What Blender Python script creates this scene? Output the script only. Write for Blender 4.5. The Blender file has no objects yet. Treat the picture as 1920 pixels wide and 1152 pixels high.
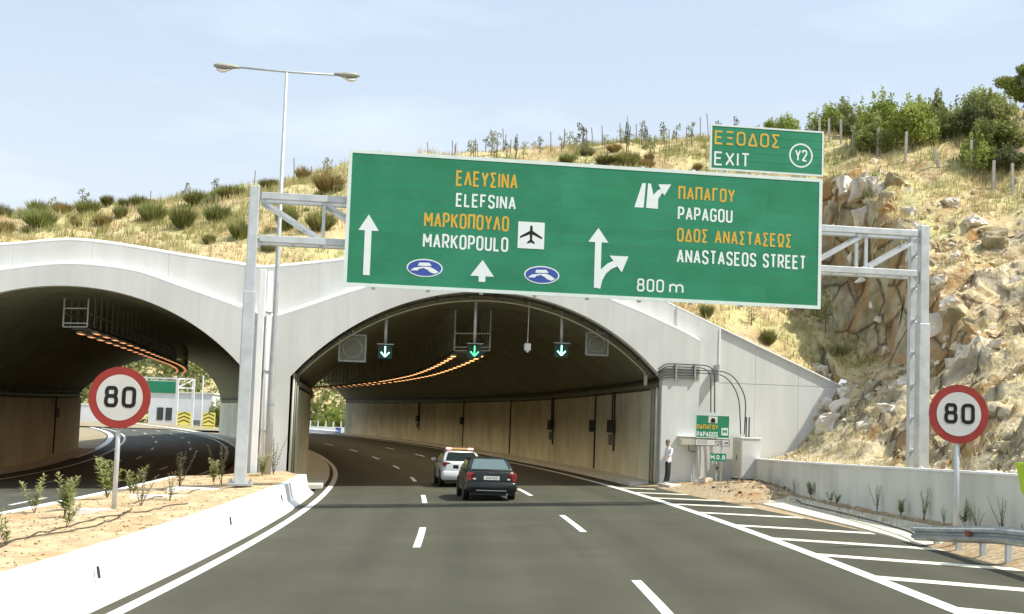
import bpy, bmesh, math, random
import numpy as np
from mathutils import Vector, Matrix, noise

# ------------------------------------------------------------------ camera, sky, sun, exposure
sc = bpy.context.scene
R = math.radians
CAM_H = 2.5
pitch, roll = math.atan(224 / 2600), R(2.0)
f0 = Vector((0, math.cos(pitch), math.sin(pitch)))
u0 = Vector((0, -math.sin(pitch), math.cos(pitch)))
r0 = Vector((1, 0, 0))
cr = r0 * math.cos(roll) + u0 * math.sin(roll)
cu = -r0 * math.sin(roll) + u0 * math.cos(roll)
cd = bpy.data.cameras.new("camera")
cam = bpy.data.objects.new("camera", cd)
sc.collection.objects.link(cam)
cam.matrix_world = Matrix(((cr.x, cu.x, -f0.x, 0), (cr.y, cu.y, -f0.y, 0), (cr.z, cu.z, -f0.z, CAM_H), (0, 0, 0, 1)))
cd.sensor_fit = 'HORIZONTAL'; cd.sensor_width = 36; cd.lens = 36 * 2600 / 1920
cd.clip_start = 0.1; cd.clip_end = 6000
sc.camera = cam

SUN_EL, SUN_AZ = 55.0, -14.0          # elevation, angle from +X (towards -Y is negative)
world = bpy.data.worlds.new("World"); sc.world = world; world.use_nodes = True
wn, wl = world.node_tree.nodes, world.node_tree.links
wn.clear()
wout = wn.new('ShaderNodeOutputWorld'); bg = wn.new('ShaderNodeBackground')
sky = wn.new('ShaderNodeTexSky'); sky.sky_type = 'NISHITA'; sky.sun_disc = False
sky.sun_elevation = R(SUN_EL); sky.sun_rotation = R(90 - SUN_AZ)
sky.air_density = 1.0; sky.dust_density = 3.5; sky.ozone_density = 1.2; sky.altitude = 200
# thin bright summer haze and a few low cumulus, drawn on the direction of the sky itself
tc = wn.new('ShaderNodeTexCoord')
mp = wn.new('ShaderNodeMapping'); mp.inputs['Scale'].default_value = (1.0, 1.0, 3.2)
wl.new(tc.outputs['Generated'], mp.inputs['Vector'])
cn = wn.new('ShaderNodeTexNoise'); cn.inputs['Scale'].default_value = 4.2; cn.inputs['Detail'].default_value = 7; cn.inputs['Roughness'].default_value = 0.55
wl.new(mp.outputs['Vector'], cn.inputs['Vector'])
crp = wn.new('ShaderNodeValToRGB'); crp.color_ramp.elements[0].position = 0.50; crp.color_ramp.elements[1].position = 0.72
wl.new(cn.outputs['Fac'], crp.inputs['Fac'])
mth = wn.new('ShaderNodeMath'); mth.operation = 'MULTIPLY_ADD'; mth.inputs[1].default_value = 0.20; mth.inputs[2].default_value = 0.62
wl.new(crp.outputs['Color'], mth.inputs[0])
mixw = wn.new('ShaderNodeMixRGB')
sepz = wn.new('ShaderNodeSeparateXYZ'); wl.new(tc.outputs['Generated'], sepz.inputs[0])
hz = wn.new('ShaderNodeMapRange'); hz.inputs['From Min'].default_value = .10; hz.inputs['From Max'].default_value = .27; hz.inputs['To Min'].default_value = 1; hz.inputs['To Max'].default_value = 0
wl.new(sepz.outputs['Z'], hz.inputs['Value'])
hzc = wn.new('ShaderNodeMixRGB'); hzc.inputs['Color1'].default_value = (6.7, 7.9, 9.3, 1); hzc.inputs['Color2'].default_value = (8.6, 9.2, 9.8, 1)
wl.new(hz.outputs[0], hzc.inputs['Fac']); wl.new(hzc.outputs[0], mixw.inputs['Color2'])
wl.new(mth.outputs[0], mixw.inputs['Fac']); wl.new(sky.outputs[0], mixw.inputs['Color1'])
wl.new(mixw.outputs[0], bg.inputs['Color']); bg.inputs['Strength'].default_value = 0.075
wl.new(bg.outputs[0], wout.inputs['Surface'])

sl = bpy.data.lights.new("sun", 'SUN'); sl.energy = 3.5; sl.angle = R(0.53); sl.color = (1.0, 0.965, 0.87)
sun = bpy.data.objects.new("sun", sl); sc.collection.objects.link(sun)
sd = Vector((math.cos(R(SUN_EL)) * math.cos(R(SUN_AZ)), math.cos(R(SUN_EL)) * math.sin(R(SUN_AZ)), math.sin(R(SUN_EL))))
sun.rotation_euler = sd.to_track_quat('Z', 'Y').to_euler()
sun.location = (30, -10, 40)
sc.view_settings.view_transform = 'Standard'; sc.view_settings.look = 'None'
sc.view_settings.exposure = 0.82; sc.view_settings.gamma = 1.0
sc.view_settings.use_curve_mapping = False
sc.render.engine = 'CYCLES'
sc.cycles.use_denoising = True
sc.cycles.max_bounces = 9; sc.cycles.diffuse_bounces = 6; sc.cycles.glossy_bounces = 3
sc.cycles.sample_clamp_indirect = 6

# ------------------------------------------------------------------ helpers
COL = sc.collection
rng = random.Random(7)
nrg = np.random.default_rng(11)

def link(o, parent=None):
    COL.objects.link(o)
    if parent is not None: o.parent = parent
    return o
def tag(o, label=None, cat=None, group=None, kind=None):
    if label: o['label'] = label
    if cat: o['category'] = cat
    if group: o['group'] = group
    if kind: o['kind'] = kind
    return o
def thing(name, loc=(0, 0, 0), rz=0.0, label=None, cat=None, group=None, scale=1.0):
    o = bpy.data.objects.new(name, None); o.empty_display_size = 0.3
    o.location = loc; o.rotation_euler = (0, 0, rz); o.scale = (scale,) * 3
    link(o); return tag(o, label, cat, group)

class MB:
    def __init__(s): s.v = []; s.f = []
    def add(s, vs, fs):
        b = len(s.v); s.v += [tuple(v) for v in vs]; s.f += [tuple(i + b for i in f) for f in fs]; return s
    def box(s, c, d, M=None):
        x, y, z = d[0] / 2, d[1] / 2, d[2] / 2
        vs = [Vector((sx * x, sy * y, sz * z)) for sx in (-1, 1) for sy in (-1, 1) for sz in (-1, 1)]
        if M is not None: vs = [M @ v for v in vs]
        c = Vector(c)
        return s.add([v + c for v in vs], [(0, 1, 3, 2), (4, 6, 7, 5), (0, 4, 5, 1), (2, 3, 7, 6), (0, 2, 6, 4), (1, 5, 7, 3)])
    def bx(s, x0, x1, y0, y1, z0, z1):
        return s.box(((x0 + x1) / 2, (y0 + y1) / 2, (z0 + z1) / 2), (x1 - x0, y1 - y0, z1 - z0))
    def beam(s, p, q, w, h, up=(0, 0, 1)):
        p, q = Vector(p), Vector(q); d = (q - p); L = d.length; d.normalize()
        up = Vector(up); a = d.cross(up)
        if a.length < 1e-4: a = d.cross(Vector((0, 1, 0)))
        a.normalize(); b = a.cross(d)
        M = Matrix((a, d, b)).transposed()
        return s.box((p + q) / 2, (w, L, h), M)
    def tube(s, pts, r, n=8, caps=True):
        pts = [Vector(p) for p in pts]; m = len(pts)
        rs = r if isinstance(r, (list, tuple)) else [r] * m
        rings = []; ref = None
        for i, p in enumerate(pts):
            t = (pts[min(i + 1, m - 1)] - pts[max(i - 1, 0)]).normalized()
            if ref is None:
                ref = t.cross(Vector((0, 0, 1)))
                if ref.length < 1e-3: ref = Vector((1, 0, 0))
            ref = (ref - t * ref.dot(t)).normalized(); b = t.cross(ref)
            rings.append([p + (ref * math.cos(2 * math.pi * k / n) + b * math.sin(2 * math.pi * k / n)) * rs[i] for k in range(n)])
        vs = [v for rg in rings for v in rg]; fs = []
        for i in range(m - 1):
            for k in range(n):
                fs.append((i * n + k, i * n + (k + 1) % n, (i + 1) * n + (k + 1) % n, (i + 1) * n + k))
        if caps: fs += [tuple(range(n - 1, -1, -1)), tuple((m - 1) * n + k for k in range(n))]
        return s.add(vs, fs)
    def prism(s, poly, y0, y1, plane='xz'):
        """polygon in local x,z (counter-clockwise seen from -y), extruded from y0 (front) to y1"""
        n = len(poly)
        if plane == 'xz': A = [(p[0], y0, p[1]) for p in poly]; B = [(p[0], y1, p[1]) for p in poly]
        elif plane == 'xy': A = [(p[0], p[1], y1) for p in poly]; B = [(p[0], p[1], y0) for p in poly]
        else: A = [(y1, p[0], p[1]) for p in poly]; B = [(y0, p[0], p[1]) for p in poly]
        fs = [tuple(range(n)), tuple(range(2 * n - 1, n - 1, -1))]
        fs += [(i, n + i, n + (i + 1) % n, (i + 1) % n) for i in range(n)]
        return s.add(A + B, fs)
    def loft(s, rings, caps=True):
        n = len(rings[0]); vs = [v for r_ in rings for v in r_]; fs = []
        for i in range(len(rings) - 1):
            for k in range(n):
                fs.append((i * n + k, i * n + (k + 1) % n, (i + 1) * n + (k + 1) % n, (i + 1) * n + k))
        if caps: fs += [tuple(range(n - 1, -1, -1)), tuple((len(rings) - 1) * n + k for k in range(n))]
        return s.add(vs, fs)
    def strip(s, A, B):
        n = len(A)
        return s.add(list(A) + list(B), [(i, i + 1, n + i + 1, n + i) for i in range(n - 1)])
    def mesh(s, name, mat, smooth=False, fix=True):
        me = bpy.data.meshes.new(name); me.from_pydata(s.v, [], s.f)
        if fix:
            bm = bmesh.new(); bm.from_mesh(me); bmesh.ops.recalc_face_normals(bm, faces=bm.faces); bm.to_mesh(me); bm.free()
        me.materials.append(M[mat] if isinstance(mat, str) else mat)
        if smooth:
            me.shade_smooth() if hasattr(me, 'shade_smooth') else None
        return me
    def build(s, name, mat, parent=None, smooth=False, fix=True, bevel=0):
        o = bpy.data.objects.new(name, s.mesh(name, mat, smooth, fix))
        if bevel:
            b = o.modifiers.new('bevel', 'BEVEL'); b.width = bevel; b.segments = 2; b.limit_method = 'ANGLE'
        return link(o, parent)

def npmesh(name, V, Fc, mat, k=3, normals_up=False):
    """fast mesh from numpy arrays, faces of k corners"""
    me = bpy.data.meshes.new(name); V = np.asarray(V, np.float32); Fc = np.asarray(Fc, np.int32)
    me.vertices.add(len(V)); me.vertices.foreach_set('co', V.ravel())
    me.loops.add(Fc.size); me.loops.foreach_set('vertex_index', Fc.ravel())
    me.polygons.add(len(Fc)); me.polygons.foreach_set('loop_start', np.arange(len(Fc), dtype=np.int32) * k)
    me.update(calc_edges=True); me.materials.append(M[mat] if isinstance(mat, str) else mat)
    return me

# ------------------------------------------------------------------ materials
M = {}
def mat(name, c1, c2=None, scale=5.0, rough=0.8, metal=0.0, bump=0.0, bscale=None, stretch=None, emit=None, estr=1.0, spec=None,
        lo=0.35, hi=0.65, c3=None, s3=1.0, lo3=0.5, hi3=0.7, coat=0.0, trans=0.0, detail=6, rand=0.0, thin=0.0):
    m = bpy.data.materials.new(name); m.use_nodes = True; M[name] = m
    n, l = m.node_tree.nodes, m.node_tree.links; p = n['Principled BSDF']
    p.inputs['Roughness'].default_value = rough; p.inputs['Metallic'].default_value = metal
    if spec is not None: p.inputs['Specular IOR Level'].default_value = spec
    if coat: p.inputs['Coat Weight'].default_value = coat; p.inputs['Coat Roughness'].default_value = 0.05
    if trans: p.inputs['Transmission Weight'].default_value = trans
    col = None
    if c2 is None: p.inputs['Base Color'].default_value = (*c1, 1)
    t = n.new('ShaderNodeTexCoord'); vec = t.outputs['Object']
    if stretch:
        mpn = n.new('ShaderNodeMapping'); mpn.inputs['Scale'].default_value = stretch; l.new(vec, mpn.inputs['Vector']); svec = mpn.outputs[0]
    else: svec = vec
    if c2 is not None:
        no = n.new('ShaderNodeTexNoise'); no.inputs['Scale'].default_value = scale; no.inputs['Detail'].default_value = detail; l.new(svec, no.inputs['Vector'])
        rp = n.new('ShaderNodeValToRGB'); e = rp.color_ramp.elements
        e[0].position = lo; e[1].position = hi; e[0].color = (*c1, 1); e[1].color = (*c2, 1)
        l.new(no.outputs['Fac'], rp.inputs['Fac']); col = rp.outputs['Color']
        if c3 is not None:
            no3 = n.new('ShaderNodeTexNoise'); no3.inputs['Scale'].default_value = s3; no3.inputs['Detail'].default_value = 4; l.new(vec, no3.inputs['Vector'])
            r3 = n.new('ShaderNodeValToRGB'); r3.color_ramp.elements[0].position = lo3; r3.color_ramp.elements[1].position = hi3
            l.new(no3.outputs['Fac'], r3.inputs['Fac'])
            mx = n.new('ShaderNodeMixRGB'); mx.inputs['Color2'].default_value = (*c3, 1)
            l.new(r3.outputs['Color'], mx.inputs['Fac']); l.new(col, mx.inputs['Color1']); col = mx.outputs[0]
    if rand and col is not None:
        oi = n.new('ShaderNodeObjectInfo'); mr = n.new('ShaderNodeMapRange'); mr.inputs['To Min'].default_value = 1 - rand; mr.inputs['To Max'].default_value = 1 + rand
        l.new(oi.outputs['Random'], mr.inputs['Value'])
        hv = n.new('ShaderNodeHueSaturation'); l.new(mr.outputs[0], hv.inputs['Value']); l.new(col, hv.inputs['Color']); col = hv.outputs[0]
    if col is not None: l.new(col, p.inputs['Base Color'])
    if bump:
        nb = n.new('ShaderNodeTexNoise'); nb.inputs['Scale'].default_value = bscale or scale * 4; nb.inputs['Detail'].default_value = 8; l.new(vec, nb.inputs['Vector'])
        bn = n.new('ShaderNodeBump'); bn.inputs['Strength'].default_value = bump; bn.inputs['Distance'].default_value = 0.03
        l.new(nb.outputs['Fac'], bn.inputs['Height']); l.new(bn.outputs[0], p.inputs['Normal'])
    if thin:
        tb = n.new('ShaderNodeBsdfTranslucent'); ms = n.new('ShaderNodeMixShader'); ms.inputs[0].default_value = thin
        if col is not None: l.new(col, tb.inputs['Color'])
        else: tb.inputs['Color'].default_value = (*c1, 1)
        l.new(p.outputs[0], ms.inputs[1]); l.new(tb.outputs[0], ms.inputs[2]); l.new(ms.outputs[0], n['Material Output'].inputs['Surface'])
    if emit: p.inputs['Emission Color'].default_value = (*emit, 1); p.inputs['Emission Strength'].default_value = estr
    return m

mat('facade_concrete', (.60, .605, .58), (.66, .665, .64), 1.3, .85, bump=.12, bscale=40, stretch=(1.8, 1.8, .22), c3=(.54, .545, .51), s3=.35, lo3=.50, hi3=.82)
mat('white_concrete', (.78, .78, .77), (.86, .86, .85), 2.2, .8, bump=.1, bscale=45, stretch=(1.5, 1.5, .5))
mat('wall_concrete', (.62, .61, .53), (.69, .68, .60), 1.3, .88, bump=.15, bscale=35, stretch=(1.2, 1.2, .25), c3=(.46, .44, .36), s3=.4, lo3=.52, hi3=.8)
mat('tunnel_concrete', (.70, .685, .50), (.79, .775, .60), .9, .75, bump=.25, bscale=18, stretch=(.8, .8, .45), c3=(.54, .50, .34), s3=.45, lo3=.46, hi3=.78, rand=.10)
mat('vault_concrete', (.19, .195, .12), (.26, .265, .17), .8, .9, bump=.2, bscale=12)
mat('asphalt', (.044, .0425, .024), (.063, .061, .035), 90, .88, bump=.4, bscale=150, c3=(.070, .068, .041), s3=.30, lo3=.42, hi3=.78)
mat('old_asphalt', (.055, .056, .042), (.075, .076, .058), 80, .85, bump=.3, bscale=150, c3=(.088, .088, .068), s3=.3, lo3=.45, hi3=.7)
mat('road_paint', (.70, .69, .64), (.82, .81, .77), 6, .6, c3=(.62, .60, .54), s3=1.7, lo3=.6, hi3=.85)
mat('hatch_paint', (.76, .72, .56), (.84, .80, .66), 4, .6, c3=(.66, .62, .48), s3=1.4, lo3=.62, hi3=.88)
mat('soil', (.40, .29, .155), (.60, .47, .28), 3.0, .95, bump=1.0, bscale=9, c3=(.42, .27, .13), s3=.8, lo3=.5, hi3=.7)
mat('gravel', (.28, .20, .115), (.50, .40, .25), 7, .95, bump=1.0, bscale=20, c3=(.34, .21, .10), s3=1.5)
mat('apron_concrete', (.55, .51, .40), (.68, .64, .53), 3, .9, bump=.4, bscale=25)
mat('ground', (.25, .21, .13), (.35, .29, .18), .6, .95)
mat('galvanised', (.50, .53, .54), (.62, .65, .66), 3, .45, metal=.35, bump=.03, bscale=60)
mat('dull_steel', (.34, .36, .36), (.45, .47, .47), 6, .5, metal=.5)
mat('grey_post', (.42, .44, .44), (.5, .52, .52), 4, .5, metal=.3)
mat('sign_green', (.020, .200, .100), (.027, .228, .120), 1.2, .6, spec=.3, c3=(.032, .245, .14), s3=.5, rand=.05)
mat('sign_rim', (.62, .72, .68), (.70, .78, .74), 3, .5)
mat('sign_white', (.72, .78, .77), (.76, .81, .80), 3, .55)
mat('sign_yellow', (.60, .36, .03), (.66, .41, .05), 3, .55)
mat('sign_blue', (.03, .07, .33), (.04, .09, .37), 3, .5)
mat('sign_black', (.016, .016, .013), (.022, .022, .018), 3, .7, spec=.2)
mat('sign_grey_white', (.58, .58, .55), (.64, .64, .61), 2, .55)
mat('sign_red', (.29, .024, .017), (.34, .034, .024), 3, .5)
mat('sign_back', (.30, .31, .31), (.36, .37, .37), 4, .5, metal=.4)
mat('dark_metal', (.022, .022, .02), (.035, .034, .03), 5, .6)
mat('black_cable', (.03, .03, .028), (.05, .05, .045), 8, .6)
mat('hose', (.06, .04, .03), (.09, .06, .04), 5, .7)
mat('cabinet', (.55, .55, .52), (.62, .62, .59), 2, .6)
mat('cabinet_side', (.50, .48, .38), (.55, .53, .43), 2, .6)  # beige for boxes; also carries the painted shade of the cabinet's left face
mat('signal_box', (.02, .05, .045), (.03, .07, .06), 4, .5)
mat('panel_grey', (.16, .165, .13), (.20, .20, .16), 3, .5)
mat('arrow_bright', (.5, .9, .8), emit=(.35, 1.0, .80), estr=2.6)
mat('arrow_green', (.1, .7, .3), emit=(.10, .85, .30), estr=1.6)
mat('lamp_orange', (.9, .5, .2), emit=(1.0, .46, .17), estr=1.55)
mat('lamp_orange_dim', (.6, .3, .12), emit=(1.0, .42, .18), estr=.75)
mat('lamp_glass', (.75, .72, .65), rough=.2)
mat('lamp_housing', (.30, .30, .26), (.36, .36, .31), 5, .5)
mat('rock', (.22, .18, .095), (.46, .40, .26), 1.1, .92, bump=.9, bscale=5, c3=(.34, .20, .07), s3=.45, lo3=.48, hi3=.66, rand=.14)
mat('pale_rock', (.46, .41, .32), (.76, .72, .64), 1.6, .9, bump=.9, bscale=7, c3=(.42, .28, .13), s3=.5, lo3=.5, hi3=.66, rand=.18)
mat('straw', (.52, .43, .22), (.66, .57, .33), 2.0, .9, c3=(.38, .36, .15), s3=.22, lo3=.42, hi3=.64, thin=.5)
mat('straw_brown', (.42, .32, .15), (.56, .45, .23), 2.0, .9, thin=.5)
mat('broom_green', (.15, .17, .045), (.27, .27, .09), 3.0, .8, c3=(.33, .29, .12), s3=1.2, lo3=.5, hi3=.75, rand=.25, thin=.45)
mat('broom_brown', (.24, .18, .06), (.38, .30, .12), 3.0, .8, rand=.2, thin=.4)
mat('leaf_dark', (.10, .12, .045), (.18, .20, .08), 2.5, .7, rand=.2, thin=.45)
mat('leaf_mid', (.18, .21, .06), (.29, .31, .11), 2.5, .7, rand=.2, thin=.5)
mat('leaf_bright', (.24, .30, .055), (.38, .42, .12), 2.0, .7, rand=.15, thin=.5)
mat('leaf_pine', (.12, .16, .028), (.23, .26, .06), 1.2, .7, thin=.4)
mat('leaf_grey', (.22, .23, .11), (.36, .35, .18), 3.0, .75, rand=.2, thin=.45)
mat('leaf_oleander', (.24, .28, .09), (.42, .45, .20), 4.0, .6, rand=.15, thin=.45)
mat('grass_green', (.22, .24, .075), (.38, .38, .15), 2.0, .9, thin=.5)
mat('joint_green', (.16, .42, .28), (.20, .46, .32), 3, .6)
mat('bark', (.12, .09, .06), (.20, .16, .11), 8, .9)
mat('pale_bark', (.45, .40, .32), (.55, .50, .42), 8, .9)
mat('stake_wood', (.16, .13, .10), (.24, .20, .16), 6, .9)
mat('fence_post', (.34, .32, .28), (.45, .42, .37), 5, .85)
mat('black_paint', (.003, .006, .004), (.004, .008, .006), 3, .35, coat=.22)
mat('white_paint', (.55, .57, .58), (.60, .62, .63), 3, .3, coat=.4)
mat('car_glass', (.02, .03, .03), rough=.06, spec=.7)
mat('car_glass_pale', (.10, .14, .14), rough=.08, spec=.7)
mat('tail_red', (.30, .02, .02), (.40, .035, .035), 14, .25, coat=.5)
mat('tail_dark', (.12, .015, .012), (.16, .02, .018), 14, .3)
mat('clear_lens', (.75, .74, .70), rough=.15)
mat('rubber', (.012, .012, .012), (.02, .02, .02), 9, .9)
mat('rim_metal', (.35, .36, .36), rough=.4, metal=.6)
mat('bumper_black', (.012, .014, .014), rough=.6)
mat('plate_white', (.78, .78, .74), rough=.5)
mat('beacon_red', (.7, .1, .08), emit=(1.0, .45, .35), estr=2.5)
mat('beacon_amber', (.8, .5, .2), emit=(1.0, .55, .25), estr=.3)
mat('skin', (.36, .21, .14), rough=.6)
mat('shirt', (.70, .70, .68), (.78, .78, .76), 6, .9)
mat('trousers', (.015, .014, .013), (.022, .02, .019), 9, .9)
mat('shoe', (.55, .54, .50), rough=.7)
mat('hair', (.10, .085, .07), (.14, .12, .10), 20, .8)
mat('lime', (.45, .62, .02), (.52, .70, .03), 4, .5)
mat('chevron_yellow', (.75, .66, .15), rough=.6)
mat('building_glass', (.22, .36, .34), (.35, .48, .46), 2, .25)
mat('building_white', (.62, .64, .66), (.70, .72, .74), .6, .8)

# the two ground mixes look at their own slope: bare rock where it is steep, dry grass and soil where it is flat
def terrain_mat(name, soil1, soil2, grass, rock1, rock2, rust, steep0, steep1):
    m = bpy.data.materials.new(name); m.use_nodes = True; M[name] = m
    n, l = m.node_tree.nodes, m.node_tree.links; p = n['Principled BSDF']; p.inputs['Roughness'].default_value = .95
    t = n.new('ShaderNodeTexCoord'); ob = t.outputs['Object']
    def nz(s, d=6):
        q = n.new('ShaderNodeTexNoise'); q.inputs['Scale'].default_value = s; q.inputs['Detail'].default_value = d; l.new(ob, q.inputs['Vector']); return q.outputs['Fac']
    def ramp(fac, a, b, c1=None, c2=None):
        r_ = n.new('ShaderNodeValToRGB'); e = r_.color_ramp.elements; e[0].position = a; e[1].position = b
        if c1: e[0].color = (*c1, 1); e[1].color = (*c2, 1)
        l.new(fac, r_.inputs['Fac']); return r_.outputs['Color']
    def mix(f, a, b):
        x = n.new('ShaderNodeMixRGB'); l.new(f, x.inputs['Fac']); l.new(a, x.inputs['Color1'])
        if isinstance(b, tuple): x.inputs['Color2'].default_value = (*b, 1)
        else: l.new(b, x.inputs['Color2'])
        return x.outputs[0]
    soil = ramp(nz(1.7), .35, .65, soil1, soil2)
    soil = mix(ramp(nz(.35, 4), .42, .62), soil, grass)
    rock = ramp(nz(.9, 9), .35, .65, rock1, rock2)
    rock = mix(ramp(nz(.33, 5), .45, .62), rock, rust)
    vo = n.new('ShaderNodeTexVoronoi'); vo.feature = 'DISTANCE_TO_EDGE'; vo.inputs['Scale'].default_value = .55
    wp = n.new('ShaderNodeMixRGB'); wp.inputs['Fac'].default_value = .25; l.new(ob, wp.inputs['Color1'])
    nn = n.new('ShaderNodeTexNoise'); nn.inputs['Scale'].default_value = .8; l.new(ob, nn.inputs['Vector']); l.new(nn.outputs['Color'], wp.inputs['Color2'])
    l.new(wp.outputs[0], vo.inputs['Vector'])
    g = n.new('ShaderNodeNewGeometry'); sx = n.new('ShaderNodeSeparateXYZ'); l.new(g.outputs['True Normal'], sx.inputs[0])
    ad = n.new('ShaderNodeMath'); ad.operation = 'MULTIPLY_ADD'; ad.inputs[1].default_value = .35; l.new(nz(1.1, 5), ad.inputs[0]); l.new(sx.outputs['Z'], ad.inputs[2])
    st = ramp(ad.outputs[0], steep0 + .17, steep1 + .17)
    mu = n.new('ShaderNodeMixRGB'); mu.blend_type = 'MULTIPLY'; mu.inputs['Fac'].default_value = 1; l.new(rock, mu.inputs['Color1'])
    l.new(ramp(vo.outputs['Distance'], 0.0, .045, (.30, .26, .20), (1, 1, 1)), mu.inputs['Color2']); rock = mu.outputs[0]
    base = mix(st, rock, soil)
    l.new(base, p.inputs['Base Color'])
    b1 = n.new('ShaderNodeBump'); b1.inputs['Strength'].default_value = .9; b1.inputs['Distance'].default_value = .25; l.new(nz(2.2, 10), b1.inputs['Height'])
    b2 = n.new('ShaderNodeBump'); b2.inputs['Strength'].default_value = .5; b2.inputs['Distance'].default_value = .3
    cr_ = mix(st, ramp(vo.outputs['Distance'], 0.0, .06), (1, 1, 1)); l.new(cr_, b2.inputs['Height']); l.new(b1.outputs[0], b2.inputs['Normal'])
    l.new(b2.outputs[0], p.inputs['Normal'])
terrain_mat('hill_ground', (.43, .31, .17), (.56, .44, .24), (.46, .42, .19), (.19, .155, .08), (.46, .40, .26), (.34, .19, .06), .55, .72)
terrain_mat('cut_ground', (.44, .34, .20), (.64, .54, .36), (.54, .45, .24), (.20, .165, .09), (.50, .44, .32), (.38, .22, .08), .60, .82)

# ------------------------------------------------------------------ road geometry: right-hand carriageway bends left, banked
BANK = 0.035
def xc(Y): return -(max(0.0, Y - 15.0) ** 2) / 900.0
def ang(Y): return math.atan(2 * max(0.0, Y - 15.0) / 900.0)
def zb(o, Y):
    g = 0.006 * max(0.0, Y - 90.0)
    k = BANK
    if o < -9: k = BANK * (1 - 0.75 * min(1, max(0, (Y - 80) / 60.0)))
    return k * o + g
def P(o, Y, h=0.0):
    a = ang(Y); return Vector((xc(Y) + o * math.cos(a), Y + o * math.sin(a), zb(o, Y) + h))
def off_of(x, Y):
    y = Y
    for _ in range(3):
        a = ang(y); o = (x - xc(y)) / math.cos(a); y = Y - o * math.sin(a)
    return o, y
def zroad(x, Y):
    o, y = off_of(x, Y); return zb(o, y)
def frange(a, b, n): return [a + (b - a) * i / n for i in range(n + 1)]

TH = math.atan(.15)
FO = Vector((6.6, 57.0, 0)); FD = Vector((math.cos(TH), math.sin(TH), 0)); FN = Vector((-math.sin(TH), math.cos(TH), 0))
def FW(s, t, z): return FO + FD * s + FN * t + Vector((0, 0, z))
def fzb(s):
    q = FW(s, 0, 0); return zroad(q.x, q.y)
def face_y(x): return 57.0 + .15 * (x - 6.6)

g = MB(); g.add([(-3000, -600, -1.6), (3000, -600, -1.6), (3000, 5000, -1.6), (-3000, 5000, -1.6)], [(0, 1, 2, 3)])
tag(g.build('ground', 'ground'), kind='structure')

EDGE = [(-12, 9.4), (15, 9.3), (22, 9.2), (27.8, 9.15), (32.5, 8.95), (35.5, 8.8), (40, 8.5), (43.2, 8.3), (50, 8.05), (56, 7.9), (57, 7.0), (300, 7.0)]
def lerp(tab, x):
    if x <= tab[0][0]: return tab[0][1]
    for (a, b), (c, d) in zip(tab, tab[1:]):
        if x <= c: return b + (d - b) * (x - a) / (c - a)
    return tab[-1][1]
YS = frange(-12, 60, 48) + frange(62, 300, 70)
def ribbon(o0, o1, ys, h, n=1):
    m = MB(); W = []
    for Y in ys:
        a = o0(Y) if callable(o0) else o0; b = o1(Y) if callable(o1) else o1
        W.append([P(a + (b - a) * i / n, Y, h) for i in range(n + 1)])
    for i in range(n): m.strip([w[i] for w in W], [w[i + 1] for w in W])
    return m
def road_mesh(o0, o1, mt, n):
    V, Fc, UV = [], [], []
    for Y in YS:
        a, b = o0, (o1(Y) if callable(o1) else o1)
        for i in range(n + 1): o = a + (b - a) * i / n; V.append(tuple(P(o, Y))); UV.append((o, Y))
    for j in range(len(YS) - 1):
        for i in range(n): q = j * (n + 1) + i; Fc.append((q, q + 1, q + n + 2, q + n + 1))
    me = npmesh('road', V, Fc, mt, 4); uv = me.uv_layers.new(name='lane')
    uv.data.foreach_set('uv', np.array([UV[i] for f in Fc for i in f], np.float32).ravel()); me.shade_smooth()
    return tag(link(bpy.data.objects.new('road', me)), kind='structure')
def road_wear(mt, lane0, lane_w):
    m = M[mt]; n, l = m.node_tree.nodes, m.node_tree.links; p = n['Principled BSDF']
    base = p.inputs['Base Color'].links[0].from_socket
    uv = n.new('ShaderNodeUVMap'); uv.uv_map = 'lane'; sp_ = n.new('ShaderNodeSeparateXYZ'); l.new(uv.outputs[0], sp_.inputs[0])
    a = n.new('ShaderNodeMath'); a.operation = 'MULTIPLY_ADD'; a.inputs[1].default_value = 4 * math.pi / lane_w; a.inputs[2].default_value = -4 * math.pi * lane0 / lane_w; l.new(sp_.outputs['X'], a.inputs[0])
    c_ = n.new('ShaderNodeMath'); c_.operation = 'COSINE'; l.new(a.outputs[0], c_.inputs[0])
    mp_ = n.new('ShaderNodeMapping'); mp_.inputs['Scale'].default_value = (1.6, .05, 1); l.new(uv.outputs[0], mp_.inputs['Vector'])
    ns = n.new('ShaderNodeTexNoise'); ns.inputs['Scale'].default_value = 1.0; ns.inputs['Detail'].default_value = 6; l.new(mp_.outputs[0], ns.inputs['Vector'])
    mp2 = n.new('ShaderNodeMapping'); mp2.inputs['Scale'].default_value = (.5, .35, 1); l.new(uv.outputs[0], mp2.inputs['Vector'])
    n2 = n.new('ShaderNodeTexNoise'); n2.inputs['Scale'].default_value = 1.0; n2.inputs['Detail'].default_value = 8; n2.inputs['Roughness'].default_value = .7; l.new(mp2.outputs[0], n2.inputs['Vector'])
    v = n.new('ShaderNodeMath'); v.operation = 'MULTIPLY_ADD'; v.inputs[1].default_value = .075; v.inputs[2].default_value = .50; l.new(c_.outputs[0], v.inputs[0])
    v2 = n.new('ShaderNodeMath'); v2.operation = 'MULTIPLY_ADD'; v2.inputs[1].default_value = .55; l.new(ns.outputs['Fac'], v2.inputs[0]); l.new(v.outputs[0], v2.inputs[2])
    v3 = n.new('ShaderNodeMath'); v3.operation = 'MULTIPLY_ADD'; v3.inputs[1].default_value = .45; l.new(n2.outputs['Fac'], v3.inputs[0]); l.new(v2.outputs[0], v3.inputs[2])
    h = n.new('ShaderNodeHueSaturation'); l.new(v3.outputs[0], h.inputs['Value']); l.new(base, h.inputs['Color']); l.new(h.outputs[0], p.inputs['Base Color'])
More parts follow.
